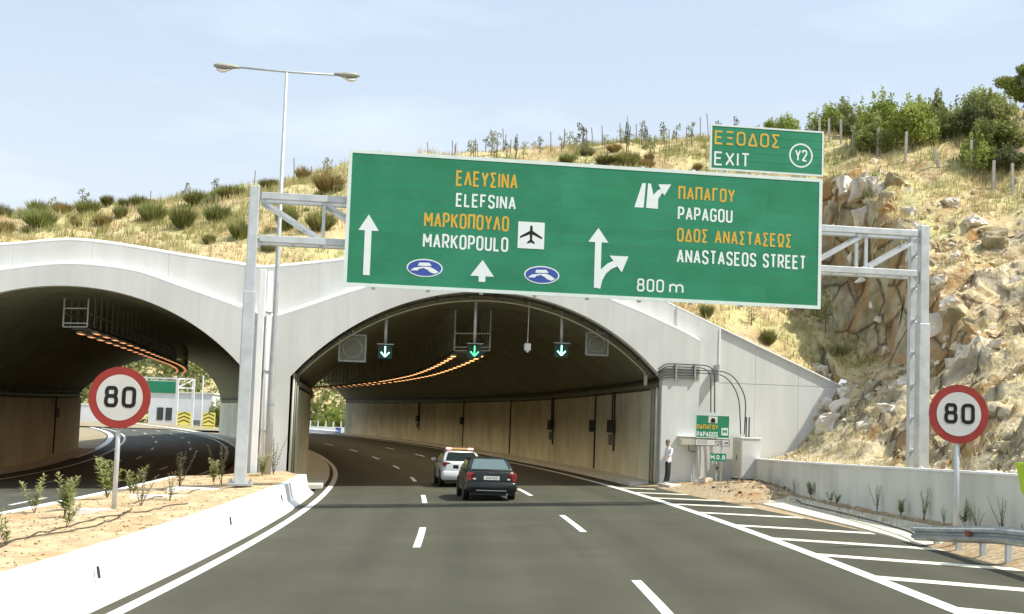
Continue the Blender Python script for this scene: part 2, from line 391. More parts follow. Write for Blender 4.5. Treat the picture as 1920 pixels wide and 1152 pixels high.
road_wear('asphalt', -3.36, 3.65); road_wear('old_asphalt', -13.1, 2.95)
road = road_mesh(-5.62, lambda Y: lerp(EDGE, Y), 'asphalt', 6)
road_l = road_mesh(-22.0, -11.2, 'old_asphalt', 4)
# under everything else between and beside the carriageways, well below their kerbs
tag(ribbon(-11.3, -5.5, frange(50, 300, 90), -.12).build('central_reserve_ground', 'ground'), kind='structure')

# painted lines
def line(name, o, w, y0, y1, par, mt='road_paint', h=.004, n=None):
    n = n or max(2, int((y1 - y0) / 2.5))
    ribbon(o - w / 2, o + w / 2, frange(y0, y1, n), h).build(name, mt, par)
line('edge_line', -5.15, .22, -8, 170, road); line('edge_line', 6.2, .26, -8, 190, road)
for y0, y1 in [(4, 8), (16.8, 22.8), (33.0, 39.0), (49.4, 54.6), (66, 71.5), (83, 88), (100, 105), (117, 122)]:
    line('lane_dash', 2.12 + (.12 if y0 < 60 else 0), .16, y0, y1, road)
for y0, y1 in [(-3, 2), (13, 18), (29, 34.6), (45.2, 50.2), (61.5, 66.5), (78, 83), (95, 100), (112, 117), (130, 136)]:
    line('lane_dash', -1.58, .16, y0, y1, road)
line('edge_line', -20.3, .2, -8, 260, road_l); line('edge_line', -11.8, .2, -8, 260, road_l)
for o in (-14.6, -17.5):
    for k in range(15): line('lane_dash', o, .16, 12 + k * 16.5, 16.5 + k * 16.5, road_l)
# hatched exit gore: each bar a piece of paint
for k, (oa, Ya) in enumerate([(6.3, 55.2), (6.3, 51.6), (6.3, 48.0), (6.32, 44.4), (6.32, 40.2), (6.32, 35.2), (6.32, 31.2), (6.32, 27.4), (6.32, 23.4), (6.32, 19.4), (6.32, 15.0)]):
    m = MB(); w = .62
    ln = max(.4, min(3.0, (lerp(EDGE, Ya - 2.6) - oa - .02)))
    if k == 0: ln = 1.2
    A = [P(oa + ln * i / 4, Ya - ln * 1.0 * i / 4, .0045) for i in range(5)]
    B = [P(oa + ln * i / 4, Ya - ln * 1.0 * i / 4 - w, .0045) for i in range(5)]
    m.strip(A, B).build('hatch_bar', 'hatch_paint', road)

# ------------------------------------------------------------------ tunnel portal
RING = [(-38, 5.0), (-34, 5.75), (-31.2, 6.7), (-28.5, 7.45), (-26.6, 7.8), (-24.1, 8.18), (-21.6, 8.04), (-19.93, 7.56), (-17.85, 6.92), (-16.9, 6.6), (-16.5, 6.47), (-15.9, 6.58), (-13.56, 7.49), (-12.73, 7.79), (-10.5, 8.45), (-7.9, 8.82), (-5, 8.5), (-2.19, 7.67), (.2, 6.75), (1.17, 6.30)]
PAR = [(-38, 7.3), (-34, 8.0), (-31, 8.45), (-28.5, 8.7), (-26.6, 8.85), (-24.3, 9.16), (-22.7, 9.12), (-20, 8.81), (-17.4, 8.53), (-16.7, 8.48), (-15.3, 8.66), (-13.6, 8.94), (-10.5, 9.55), (-7.9, 9.7), (-5, 9.45), (-2.2, 8.75), (.27, 7.70)]
def cat(tab, x):
    xs = [p[0] for p in tab]
    if x <= xs[0]: return tab[0][1]
    if x >= xs[-1]: return tab[-1][1]
    i = max(k for k in range(len(xs) - 1) if xs[k] <= x)
    p1, p2 = tab[i], tab[i + 1]; p0 = tab[i - 1] if i else p1; p3 = tab[i + 2] if i + 2 < len(tab) else p2
    t = (x - p1[0]) / (p2[0] - p1[0]); h = p2[0] - p1[0]
    m1 = (p2[1] - p0[1]) / max(1e-6, p2[0] - p0[0]) * h; m2 = (p3[1] - p1[1]) / max(1e-6, p3[0] - p1[0]) * h
    return (2*t**3-3*t*t+1)*p1[1] + (t**3-2*t*t+t)*m1 + (-2*t**3+3*t*t)*p2[1] + (t**3-t*t)*m2
HS, HC = 4.4, 7.85
def arch_h(d, hw):
    rise = HC - HS; Rr = (hw * hw + rise * rise) / (2 * rise)
    return HC - (Rr - math.sqrt(max(0, Rr * Rr - d * d)))
OPEN = [(-24.2, 7.2), (-7.9, 7.5)]
def arch_z(s, c, hw): return fzb(s) + arch_h(s - c, hw)

portal = thing('tunnel_portal', FO, TH, 'pale grey concrete portal wall with two arched tunnel mouths', 'tunnel portal')
T0, T1 = -.25, .25
def columns(samples, lo, hi, t0, t1):
    m = MB()
    for a, b in zip(samples, samples[1:]):
        la, lb, ha, hb = lo(a), lo(b), hi(a), hi(b)
        A = [(a, t0, la), (b, t0, lb), (b, t0, hb), (a, t0, ha)]; B = [(a, t1, la), (b, t1, lb), (b, t1, hb), (a, t1, ha)]
        fs = [(0, 1, 2, 3), (3, 2, 6, 7), (0, 4, 5, 1), (7, 6, 5, 4)]
        m.add(A + B, fs)
    a, b = samples[0], samples[-1]
    for s_ in (a, b):
        m.add([(s_, t0, lo(s_)), (s_, t1, lo(s_)), (s_, t1, hi(s_)), (s_, t0, hi(s_))], [(0, 1, 2, 3)])
    return m
ringf = lambda s: cat(RING, s)
GB = lambda s: fzb(s) - .6
columns(frange(-38, -31.4, 8), GB, ringf, T0, T1).build('pier', 'facade_concrete', portal)
columns(frange(-17.0, -15.4, 6), GB, ringf, T0, T1).build('pier', 'facade_concrete', portal)
columns(frange(-.4, 1.17, 4), GB, ringf, T0, T1).build('pier', 'facade_concrete', portal)
# each arch band is cast in sections with a fine joint between them
for (c, hw), nsec in zip(OPEN, (7, 7)):
    for k in range(nsec):
        a = c - hw + 2 * hw * k / nsec + .002; b = c - hw + 2 * hw * (k + 1) / nsec - .002
        columns(frange(a, b, 12), lambda s: arch_z(s, c, hw), ringf, T0, T1).build('arch_band', 'facade_concrete', portal)
def chamfer(name, samples, zf, t0, t1, rise, th=.05):
    m = MB(); m.strip([(s, t0, zf(s)) for s in samples], [(s, t1, zf(s) + rise) for s in samples])
    m.strip([(s, t0, zf(s)) for s in samples], [(s, t0, zf(s) - th) for s in samples]); m.strip([(s, t1, zf(s) + rise) for s in samples], [(s, t1, zf(s) - th) for s in samples])
    m.build(name, 'white_concrete', portal, fix=False)
for a, b in ((-38, -16.52), (-16.48, 1.17)): chamfer('ledge', frange(a, b, 70), lambda s: ringf(s) + .003, T0 - .004, T1, .14)
# parapet above the arch bands, also in bays
bays = frange(-38, .27, 13)
for a, b in zip(bays, bays[1:]):
    columns(frange(a + .003, b - .003, 10), lambda s: ringf(s) - .4, lambda s: cat(PAR, s), T1 + .003, T1 + .45).build('parapet', 'facade_concrete', portal)
    chamfer('coping', frange(a + .003, b - .003, 10), lambda s: cat(PAR, s) + .003, T1 - .004, T1 + .46, .11)
# wing wall: narrow bay, then the long sloping one in two lifts with vertical joints
def wtop(s): return 7.70 - (s - .27) * (7.70 - 4.66) / 7.29
def wing_panel(s0, s1, z0, z1, t0, t1):
    lo = z0 if callable(z0) else (lambda s: z0); hi = z1 if callable(z1) else (lambda s: z1)
    columns(frange(s0, s1, 2), lo, hi, t0, t1).build('wing_panel', 'facade_concrete', portal)
wing_panel(.275, 2.12, GB, wtop, .20, .62)
for s0, s1 in [(2.13, 3.72), (3.73, 5.6), (5.61, 7.56)]:
    wing_panel(s0, s1, GB, 4.60, .285, .62)
    wing_panel(s0, s1, 4.615, wtop, .28, .62)
wing_panel(7.565, 9.6, GB, 4.4, .30, .62)
chamfer('coping', frange(.272, 7.58, 6), lambda s: wtop(s) + .003, .194, .63, .10)
MB().bx(2.10, 2.17, .17, .199, 4.75, 6.86).build('joint_strip', 'white_concrete', portal)
# box-section drain covers on the pier between the two mouths
m = MB(); m.bx(-16.78, -16.52, T0 - .26, T0 + .0, fzb(-16.6) + .4, 8.3); m.build('drain_cover', 'white_concrete', portal, bevel=.02)
m = MB(); m.tube([(-16.36, T0 - .12, 8.25), (-16.36, T0 - .12, .3)], .09, 10); m.build('drain_pipe', 'white_concrete', portal, smooth=True)
for z in (2.0, 4.3, 6.6):
    MB().bx(-16.5, -16.22, T0 - .23, T0 - .002, z, z + .05).build('pipe_clamp', 'dull_steel', portal)

# conduits that leave the arch and bend over the wing wall
def bend(pts, r=.22, n=5):
    pts = [Vector(p) for p in pts]; out = [pts[0]]
    for a, b, c in zip(pts, pts[1:], pts[2:]):
        d1 = (a - b); d2 = (c - b); k = min(r, d1.length * .49, d2.length * .49)
        p1 = b + d1.normalized() * k; p2 = b + d2.normalized() * k
        for i in range(n + 1):
            t = i / n; out.append(p1 * (1 - t) ** 2 + b * 2 * t * (1 - t) + p2 * t * t)
    out.append(pts[-1]); return out
for k in range(6):
    z = 5.28 - .11 * k; t = T0 - .07
    if k < 2: pts = [(-.6, t, z - .25), (-.3, t, z), (1.62 + .16 * (1 - k) + .0, t, z), (1.66 + .16 * (1 - k), t + .0, 3.35)]
    elif k < 4: pts = [(-.6, t, z - .2), (-.3, t, z), (2.25 + .22 * (3 - k), t, z), (2.85 + .30 * (3 - k), t, 4.1), (2.95 + .15 * (3 - k), t, 2.5)]
    else: pts = [(-.6, t, z - .2), (-.3, t, z), (1.05, t, z)]
    MB().tube(bend(pts, .5), .024, 6).build('conduit', 'black_cable', portal, smooth=True)
for s_ in (.15, .95, 1.95):
    MB().bx(s_ - .03, s_ + .03, T0 - .11, T0 + (.6 if s_ > 1.17 else -.002), 4.62, 5.33).build('conduit_bracket', 'dull_steel', portal)
# cable conduit following the inside of the right-hand arch, with its junction boxes
c, hw = OPEN[1]
MB().tube([(s, .75, arch_z(s, c, hw) - .28) for s in frange(c - hw + .35, c + hw - .35, 40)], .035, 6).build('conduit', 'cabinet_side', portal, smooth=True)
MB().tube([(s, .25, arch_z(s, c, hw) - .10) for s in frange(c - hw + .2, c + hw - .2, 40)], .045, 6).build('conduit', 'dark_metal', portal, smooth=True)
for s in frange(c - hw + .9, c + hw - .9, 11):
    MB().box((s, .25, arch_z(s, c, hw) - .11), (.16, .12, .16)).build('junction_box', 'dark_metal', portal)
for s_, e in ((-15.28, 1), (-.52, -1)):
    for j in range(3):
        MB().tube([(s_ + e * .13 * j * .6 + e * .02, .02 + .12 * j, 4.3), (s_ + e * .13 * j * .6 + e * .02, .02 + .12 * j, fzb(s_) + .1)], .04, 6).build('conduit', 'panel_grey' if j else 'cabinet_side', portal, smooth=True)

# ------------------------------------------------------------------ the two tunnels
def tunnel(label, o_c, hw, Yend, side_panels, plen, skew=0.0):
    t = thing('road_tunnel', P(o_c, 57), 0, label, 'tunnel')
    org = t.location.copy()
    def Y0(o):
        y = 56.0
        for _ in range(6): q = P(o, y); y += face_y(q.x) + .27 - q.y
        return y
    prof = [(-hw - .06, -.4), (-hw - .06, HS)] + [(d, arch_h(d, hw) + .05) for d in frange(-hw, hw, 28)] + [(hw + .06, HS), (hw + .06, -.4)]
    outer = [(d * 1.08 if abs(d) > hw else d * 1.09, h + (.7 if h > HS - .1 else 0)) for d, h in prof]
    N = 44
    def rows(pr):
        W = []
        for i in range(N + 1):
            v = (i / N) ** 1.15
            W.append([P(o_c + d, Y0(o_c + d) + (Yend + skew * d - Y0(o_c + d)) * v, h) - org for d, h in pr])
        return W
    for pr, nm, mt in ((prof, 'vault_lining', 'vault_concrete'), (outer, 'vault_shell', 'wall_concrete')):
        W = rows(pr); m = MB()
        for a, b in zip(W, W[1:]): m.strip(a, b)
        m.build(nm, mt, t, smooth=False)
    a, b = rows(prof)[-1], rows(outer)[-1]; MB().strip(a, b).build('exit_collar', 'wall_concrete', t)
    # wall panels, one object each, and the rail and cable tray above them
    for sgn in side_panels:
        o = o_c + sgn * (hw - .02)
        YE = Yend + skew * sgn * hw
        y = Y0(o) + .35; i = 0
        while y < YE - 1:
            L = min(plen, YE - .5 - y); m = MB()
            q = [P(o, y + .03, .0) - org, P(o, y + L - .03, .0) - org]
            q2 = [P(o - sgn * .07, y + .03, .0) - org, P(o - sgn * .07, y + L - .03, .0) - org]
            up = Vector((0, 0, 3.95)); dn = Vector((0, 0, .12))
            vs = [q2[0] + dn, q2[1] + dn, q2[1] + up, q2[0] + up, q[0] + dn, q[1] + dn, q[1] + up, q[0] + up]
            m.add(vs, [(0, 1, 2, 3), (3, 2, 6, 7), (0, 3, 7, 4), (1, 5, 6, 2)]); m.build('wall_panel', 'tunnel_concrete', t)
            y += L; i += 1
        ys = frange(Y0(o) + .3, YE - .4, 40)
        for hh, ww, hgt, mt in ((4.06, .22, .14, 'panel_grey'), (4.34, .10, .12, 'dark_metal')):
            m = MB(); rw = []
            for y in ys:
                i0 = P(o, y, hh) - org; i1 = P(o - sgn * ww, y, hh) - org; u = Vector((0, 0, hgt))
                rw.append([i0, i1, i1 + u, i0 + u])
            m.loft(rw); m.build('cable_tray', mt, t)
        # walkway kerb
        m = MB(); rw = []
        for y in frange(Y0(o), YE, 40):
            i0 = P(o, y, -.02) - org; i1 = P(o - sgn * 1.25, y, -.02) - org; u = Vector((0, 0, .17))
            rw.append([i0, i1, i1 + u, i0 + u])
        m.loft(rw); m.build('walkway', 'wall_concrete', t)
    return t, org, Y0
tR, orgR, Y0R = tunnel('curved tunnel with concrete panel walls behind the right-hand arch', .78, 7.5, 176, (1, -1), 4.1)
tL, orgL, Y0L = tunnel('curved tunnel behind the left-hand arch open to daylight beyond', -15.75, 7.2, 140, (1, -1), 4.1, 4.0)
# downpipes and hydrant boxes on the right wall
for y, kind in [(66.5, 2), (71.5, 1), (84, 2), (99, 0), (118, 1), (138, 2)]:
    o = .78 + 7.5 - .13
    m = MB(); m.tube([P(o, y, 4.1) - orgR, P(o, y, 1.2 if kind == 2 else .2) - orgR], .05, 6); m.build('wall_pipe', 'dark_metal', tR)
    if kind == 2:
        MB().tube([P(o, y + .55, 4.1) - orgR, P(o, y + .55, 2.4) - orgR], .04, 6).build('wall_pipe', 'dark_metal', tR)
    if kind:
        a = ang(y); Mz = Matrix.Rotation(a, 3, 'Z')
        MB().box(P(o - .12, y + .2, 2.4) - orgR, (.22, 1.0 if kind == 2 else .6, .62), Mz).build('hydrant_box', 'dark_metal', tR)
        if kind == 2: MB().box(P(o - .10, y + .2, 1.75) - orgR, (.16, .6, .5), Mz).build('hydrant_box', 'panel_grey', tR)
for y in (75, 95):
    o = -15.75 - 7.2 + .13
    MB().tube([P(o, y, 4.0) - orgL, P(o, y, .3) - orgL], .05, 6).build('wall_pipe', 'dark_metal', tL)
    MB().box(P(o + .1, y, 3.0) - orgL, (.2, .5, .6)).build('hydrant_box', 'panel_grey', tL)

# lighting racks that hang down the middle of both tunnels
def light_rack(label, o_c, w, ystart, yend, hb, htop, bright_end):
    t = thing('lighting_rack', P(o_c, ystart, hb), 0, label, 'lighting rack'); org = t.location.copy()
    ys = frange(ystart, yend, 60)
    for d in (-w / 2, w / 2):
        for hh in (hb, hb + .55):
            MB().tube([P(o_c + d, y, hh) - org for y in ys], .05, 5).build('rail', 'panel_grey' if hh > hb else 'dark_metal', t)
    # first frame, light enough to catch the daylight
    f = MB()
    for d in (-w / 2, w / 2): f.beam(P(o_c + d, ystart, hb) - org, P(o_c + d, ystart, htop) - org, .06, .06)
    for hh in (hb, hb + .15, hb + .75): f.beam(P(o_c - w / 2, ystart, hh) - org, P(o_c + w / 2, ystart, hh) - org, .05, .05)
    f.build('end_frame', 'dull_steel', t)
    y = ystart + 1.4; hang = None
    while y < yend:
        m = MB()
        for d in (-w / 2, w / 2): m.beam(P(o_c + d, y, hb) - org, P(o_c + d, y, htop + .3) - org, .035, .035)
        m.beam(P(o_c - w / 2, y, hb) - org, P(o_c + w / 2, y, hb) - org, .04, .04)
        m.build('hanger', 'panel_grey', t)
        y += 1.4 if y < 110 else 2.4
    y = ystart + 2.5; 
    while y < yend - 1:
        for d in (-w / 2 + .15, w / 2 - .15):
            L = .85; m = MB()
            p = P(o_c + d, y, hb - .07) - org; q = P(o_c + d, y + L, hb - .07) - org
            lum = m.beam(p, q, .26, .10).build('luminaire', 'lamp_housing', t)
            MB().beam(p - Vector((0, 0, .055)), q - Vector((0, 0, .055)), .20, .012).build('lamp_face', 'lamp_orange' if y < bright_end else 'lamp_orange_dim', lum)
        y += 2.3 if y < 110 else 3.4
    for k in range(14):
        y = ystart + 2 + k * (yend - ystart - 6) / 13
        pl_ = bpy.data.lights.new('lamp_light', 'SPOT'); pl_.spot_size = R(150); pl_.spot_blend = .5; pl_.energy = 300 if bright_end > 60 else 42; pl_.color = (1.0, .79, .54) if bright_end > 60 else (1.0, .62, .34); pl_.shadow_soft_size = .03
        ob = link(bpy.data.objects.new('lamp_light', pl_), t); ob.location = P(o_c, y, hb - .22) - org
    return t
light_rack('hanging rack with two rows of orange lamps in right tunnel', .62, 1.55, 60.5, 172, 5.72, 7.5, 130)
light_rack('hanging rack with two rows of orange lamps in left tunnel', -15.7, .95, 57.5, 136, 6.45, 7.6, 58)

# ------------------------------------------------------------------ lane signals and boards hanging in the right mouth (portal frame)
def hang_top(s): return arch_z(s, *OPEN[1]) + .02
def lane_signal(s, zc, label, bright):
    t = thing('lane_signal', FW(s, 1.2, zc), TH, label, 'lane signal', 'lane signals under the right arch')
    MB().tube([(0, 0, .28), (0, 0, hang_top(s) - zc)], .065, 8).build('pole', 'galvanised', t, smooth=True)
    MB().bx(-.29, .29, -.09, .09, -.29, .29).build('housing', 'signal_box', t, bevel=.02)
    MB().bx(-.33, .33, -.30, .06, .292, .315).build('hood', 'galvanised', t)
    a = MB()
    for p, q in (((0, .22), (0, -.17)), ((-.17, -.02), (0, -.2)), ((.17, -.02), (0, -.2))):
        a.beam((p[0], -.10, p[1]), (q[0], -.10, q[1]), .012, .048, up=(1, 0, .001) if p[0] == q[0] else (0, 0, 1))
    a.build('arrow', 'arrow_bright' if bright else 'arrow_green', t)
lane_signal(-11.66, 5.35, 'leftmost lane signal with glowing pale green down arrow', True)
lane_signal(-8.0, 5.53, 'middle lane signal with dimmer green down arrow', False)
lane_signal(-4.37, 5.71, 'rightmost lane signal with glowing pale green down arrow', True)
def speed_board(s, zc, sz, label):
    t = thing('speed_board', FW(s, 1.3, zc), TH, label, 'message board', 'unlit boards under the right arch')
    h = sz / 2
    MB().bx(-h, h, -.10, .14, -h, h).build('housing', 'panel_grey', t, bevel=.02)
    f = MB()
    for x0, x1, z0, z1 in ((-h - .02, h + .02, h - .03, h + .03), (-h - .02, h + .02, -h - .03, -h + .03), (-h - .03, -h + .03, -h, h), (h - .03, h + .03, -h, h)): f.bx(x0, x1, -.13, .0, z0, z1)
    f.build('frame', 'dull_steel', t)
    n = 32; r_ = h * .72
    MB().tube([(r_ * math.cos(2 * math.pi * k / n), -.105, r_ * math.sin(2 * math.pi * k / n)) for k in range(n + 1)], .018, 5, False).build('ring', 'dull_steel', t)
    MB().tube([(0, 0, h), (0, 0, hang_top(s) - zc)], .045, 6).build('pole', 'galvanised', t)
speed_board(-12.98, 5.45, 1.06, 'square grey unlit speed board left under the right arch')
speed_board(-2.85, 6.05, .92, 'square grey unlit speed board right under the right arch')
t = thing('sensor_box', FW(-5.79, 1.2, 5.8), TH, 'small white sensor box on a thin rod under the arch', 'sensor')
MB().bx(-.13, .13, -.1, .1, -.15, .15).build('housing', 'white_concrete', t, bevel=.015)
MB().bx(-.05, .05, -.05, .05, -.22, -.15).build('nozzle', 'white_concrete', t)
MB().tube([(0, 0, .15), (.01, 0, 1.0), (.02, 0, hang_top(-5.79) - 5.8)], .02, 6).build('rod', 'galvanised', t)
t = thing('tunnel_camera', FW(-.78, 1.0, 4.75), TH, 'small white camera on bracket at right end of arch', 'camera')
MB().tube([(0, -.2, .15), (0, .12, .17)], .085, 10).build('barrel', 'cabinet', t, smooth=True)
MB().tube([(0, -.205, .15), (0, -.2, .15)], .045, 10).build('lens', 'sign_black', t)
MB().bx(-.06, .06, -.04, .1, -.35, .07).build('bracket', 'cabinet', t)

# ------------------------------------------------------------------ terrain
WALL = [(57.4, 10.15), (52, 9.85), (48, 9.75), (43, 9.75), (38.5, 9.95), (34, 10.3), (31, 10.6), (25, 11.0), (18, 11.6), (8, 12.4)]
WX = sorted([(y, x) for y, x in WALL])
FRONT = [  # Y, profile x->z  (in front of the wing wall, right of the retaining wall)
 (8, [(10.5, 1.3), (14, 2.2), (17, 4.2), (22, 8.0), (30, 13), (50, 19)]),
 (20, [(10.5, 1.3), (14, 2.6), (17, 4.6), (22, 8.5), (30, 13), (50, 19)]),
 (38, [(10, 1.2), (11.6, 1.3), (13, 1.5), (13.9, 2.3), (14.8, 3.2), (17, 4.8), (19, 6.8), (24, 10.5), (32, 15), (50, 21)]),
 (47, [(9.8, 1.2), (12.2, 1.35), (13.3, 1.55), (14.2, 2.7), (15.3, 3.9), (16.6, 4.9), (18.2, 5.9), (21, 8.2), (26, 12), (34, 16), (50, 22)]),
 (52, [(9.8, 1.2), (12.2, 1.9), (13.4, 2.8), (14.8, 3.9), (16, 4.7), (16.9, 6.6), (18.5, 7.1), (20, 8.3), (26, 12.3), (34, 16), (50, 22)]),
 (56, [(9.8, 1.2), (12.0, 1.8), (13.0, 2.7), (14.2, 3.9), (15.3, 4.8), (16.3, 5.5), (16.9, 9.0), (18.5, 9.5), (20.7, 10.0), (26, 13.3), (34, 17), (50, 23)]),
 (58.3, [(9.8, 1.2), (12.0, 1.9), (13.2, 3.4), (14.2, 4.5), (15.3, 5.1), (16.2, 6.2), (17.1, 9.9), (18.5, 10.4), (21, 11.2), (26, 14.2), (34, 18), (50, 23)])]
BACK = [
 (59, [(-62, 5.5), (-45, 8.0), (-30, 9.5), (-17, 9.4), (-8, 10.4), (0, 9.0), (6.6, 7.7), (10, 6.6), (14.0, 5.0), (15.3, 5.2), (16.3, 6.0), (16.9, 10.6), (18.5, 11.2), (21, 11.8), (26, 14.4), (34, 18), (50, 23)]),
 (62, [(-62, 6), (-45, 8.5), (-30, 10.1), (-17, 10.2), (-8, 11.3), (0, 10.0), (6.6, 8.6), (10, 7.7), (13, 6.7), (14.8, 6.2), (15.9, 6.9), (16.5, 12.6), (18.5, 13.0), (22.4, 13.6), (28, 16), (50, 23.5)]),
 (66, [(-62, 6.5), (-45, 9.2), (-30, 11.2), (-17, 11.6), (-8, 13.1), (0, 12.4), (6.6, 11.4), (10, 10.4), (13, 9.3), (15, 8.9), (15.7, 9.6), (16.2, 14.3), (17.4, 15.3), (22, 15.6), (28, 18), (50, 24)]),
 (72, [(-62, 7), (-45, 10), (-30, 12.3), (-17, 13.4), (-8, 15.6), (0, 15.6), (6.6, 15.5), (12, 15.2), (16, 16.4), (20, 17.6), (28, 19.6), (50, 24.5)]),
 (80, [(-62, 7.5), (-45, 10.3), (-30, 13.2), (-17, 15.5), (-8, 17.8), (0, 18.6), (6.6, 19.2), (12, 19.6), (20, 20.2), (28, 21.6), (50, 25)]),
 (90, [(-62, 7), (-45, 10), (-30, 13.0), (-17, 15.4), (-8, 18.0), (0, 19.8), (6.6, 20.9), (12, 21.8), (20, 22.4), (32, 23.4), (50, 25.5)]),
 (107, [(-62, 6), (-45, 9), (-30, 11.8), (-17, 14), (-8, 17), (0, 19.5), (6.6, 20.6), (12, 21.5), (20, 22.4), (32, 23.4), (50, 25.5)])]
ALL = FRONT[:-1] + BACK
def rowz(row, x):
    xs = [p[0] for p in row]; zs = [p[1] for p in row]
    return float(np.interp(x, xs, zs))
def tabz(T, x, Y):
    if Y <= T[0][0]: return rowz(T[0][1], x)
    for (ya, ra), (yb, rb) in zip(T, T[1:]):
        if Y <= yb:
            k = (Y - ya) / (yb - ya); return rowz(ra, x) * (1 - k) + rowz(rb, x) * k
    return rowz(T[-1][1], x)
def fs_of(x): return (x - 6.6) / math.cos(TH)
def front_z(x):     # level of the fill just behind the portal
    s = fs_of(x)
    if s < .27: return cat(PAR, s) - .12
    if s < 7.6: return wtop(s) - .10
    return None
def bumps(x, Y, z, amp):
    v = Vector((x * .45, Y * .45, z * .3)); a = noise.noise(v) * .35 + noise.noise(v * 2.7) * .16
    return a * amp
def hill_z(x, Y):
    z = tabz(BACK if x < 14.2 else ALL, x, Y); fz = front_z(x)
    d = Y - face_y(x) - .7
    if fz is not None:
        k = min(1, max(0, d / 4.5)); k = k * k * (3 - 2 * k); z = fz * (1 - k) + z * k
    wv = min(1.0, max(0.0, (x - 13.6) / .7)); am = min(1, max(0, d / 2.0))
    z += bumps(x, Y, z, am + (1 - am) * wv)
    if wv > 0: z += crag(x, Y, z) * wv * (1 - min(1, max(0, (Y - 68) / 8)))
    return z
def crag(x, Y, z):
    a = noise.noise(Vector((x * .9, Y * .9, z * .6))) * .4 + abs(noise.noise(Vector((x * 2.1, Y * 2.1, z)))) * .3
    m_ = max(0.0, noise.noise(Vector((x * .35, Y * .35, 4.0))) + .25)
    c_ = noise.voronoi(Vector((x * 1.5, Y * 1.5, z * 1.0)))[0]
    return a + m_ * ((c_[1] - c_[0]) * .55 - .15) + noise.noise(Vector((x * 5.2, Y * 5.2, z * 3))) * .07
def cut_z(x, Y):
    kx = min(1, max(0, (x - 13.4) / .8))
    z = tabz(FRONT, x, Y) * (1 - kx) + (tabz(ALL, x, Y) * kx if kx > 0 else 0)
    k = min(1, max(0, (x - 11.5) / 2))
    z += bumps(x, Y, z, k) + crag(x, Y, z) * k
    return z
def terr_mesh(name, xs, yf, yb, ny, zf, mt, pw=1.0, xmin=None):
    V = []; Fc = []
    for x in xs:
        a, b = yf(x), yb(x)
        for j in range(ny + 1):
            Y = a + (b - a) * (j / ny) ** pw; z = zf(x, Y)
            jx = 0.0
            if xmin is not None and x < xmin(Y): V.append((xmin(Y), Y, zf(xmin(Y), Y))); continue
            if 14 < x < 19: jx = noise.noise(Vector((x * .8, Y * .7, z * .8 + 5))) * .5
            V.append((x + jx, Y, z))
    n = ny + 1
    for i in range(len(xs) - 1):
        for j in range(ny): Fc.append((i * n + j, (i + 1) * n + j, (i + 1) * n + j + 1, i * n + j + 1))
    me = npmesh(name, V, Fc, mt, 4); me.shade_smooth()
    return tag(link(bpy.data.objects.new(name, me)), kind='structure')
xs_back = list(np.arange(-62, 13, .7)) + list(np.arange(13, 20, .28)) + list(np.arange(20, 52, .6))
terr_mesh('hillside', xs_back, lambda x: face_y(x) + .66 if x < 14.2 else 58.3 + max(0, (x - 14.2)) * .0, lambda x: 107.0, 90, hill_z, 'hill_ground', 1.25)
xs_cut = list(np.arange(10.0, 22, .13)) + list(np.arange(22, 52, .6))
terr_mesh('rock_cutting', xs_cut, lambda x: 8.0, lambda x: (face_y(x) + .15 if x < 14.2 else 58.9), 300, cut_z, 'cut_ground', xmin=lambda Y: lerp(WX, Y) + .2)
def ground_at(x, Y):
    return hill_z(x, Y) if (Y > face_y(x) + .66 and (x < 14.2 or Y > 58.3)) else cut_z(x, Y)

# ------------------------------------------------------------------ median: barrier, kerb, soil, footing slabs
NJ = [(-5.50, -.05), (-5.50, .07), (-5.70, .24), (-5.80, .74), (-6.06, .74), (-6.06, -.05)]
barrier = thing('median_barrier', P(-5.8, 20), 0, 'sunlit white concrete barrier along the left lane', 'barrier'); bo = barrier.location.copy()
for y0, y1 in [(-12, 5.96), (6, 17.96), (18, 29.96), (30, 41.9), (42.02, 51.4)]:
    e = .03 if y0 == 42.02 else 0
    rows_ = [[P(o - e, Y, h - e) - bo for o, h in NJ] for Y in frange(y0, y1, 8)]
    MB().loft(rows_).build('barrier_section', 'white_concrete', barrier)
for y in (19.9, 30.6, 40.2):
    a = P(-5.72, y, .40) - bo; MB().box(a + Vector((.045, 0, .05)), (.03, .05, .17), Matrix.Rotation(-.2, 3, 'Y')).build('reflector', 'dark_metal', barrier)
kerb = thing('planter_kerb', P(-11, 25), 0, 'low white kerb on the far side of the planted median', 'kerb'); ko = kerb.location.copy()
yy = -12.0
while yy < 54:
    y1 = min(54.2, yy + 3.0)
    MB().loft([[P(o, Y, h) - ko for o, h in ((-10.85, -.1), (-10.85, .56), (-11.08, .56), (-11.14, .50), (-11.14, -.1))] for Y in (yy, (yy + y1) / 2, y1 - .012)]).build('kerbstone', 'white_concrete', kerb)
    yy += 3.0
def soil_h(o, Y):
    e = min(1, max(0, (o + 10.85) / .5)) * min(1, max(0, (-6.06 - o) / .4))
    return .54 + .17 * min(1, max(0, (o + 10.85) / 4.0)) + e * (noise.noise(Vector((o * 1.4, Y * 1.1, 0))) * .07 + noise.noise(Vector((o * 4, Y * 4, 3))) * .035)
os_ = frange(-10.86, -6.055, 30); ysn = frange(-10, 54.4, 240); V = []; Fc = []
for Y in ysn:
    for o in os_:
        oo = o if Y < 51.3 else max(-10.86, min(o, -6.06 - (Y - 51.3) * .25)); V.append(P(oo, Y, soil_h(oo, Y)))
n_ = len(os_)
for j in range(len(ysn) - 1):
    for i in range(n_ - 1): Fc.append((j * n_ + i, j * n_ + i + 1, (j + 1) * n_ + i + 1, (j + 1) * n_ + i))
me = npmesh('planter_soil', [tuple(v) for v in V], Fc, 'soil', 4); me.shade_smooth()
tag(link(bpy.data.objects.new('planter_soil', me)), kind='structure')
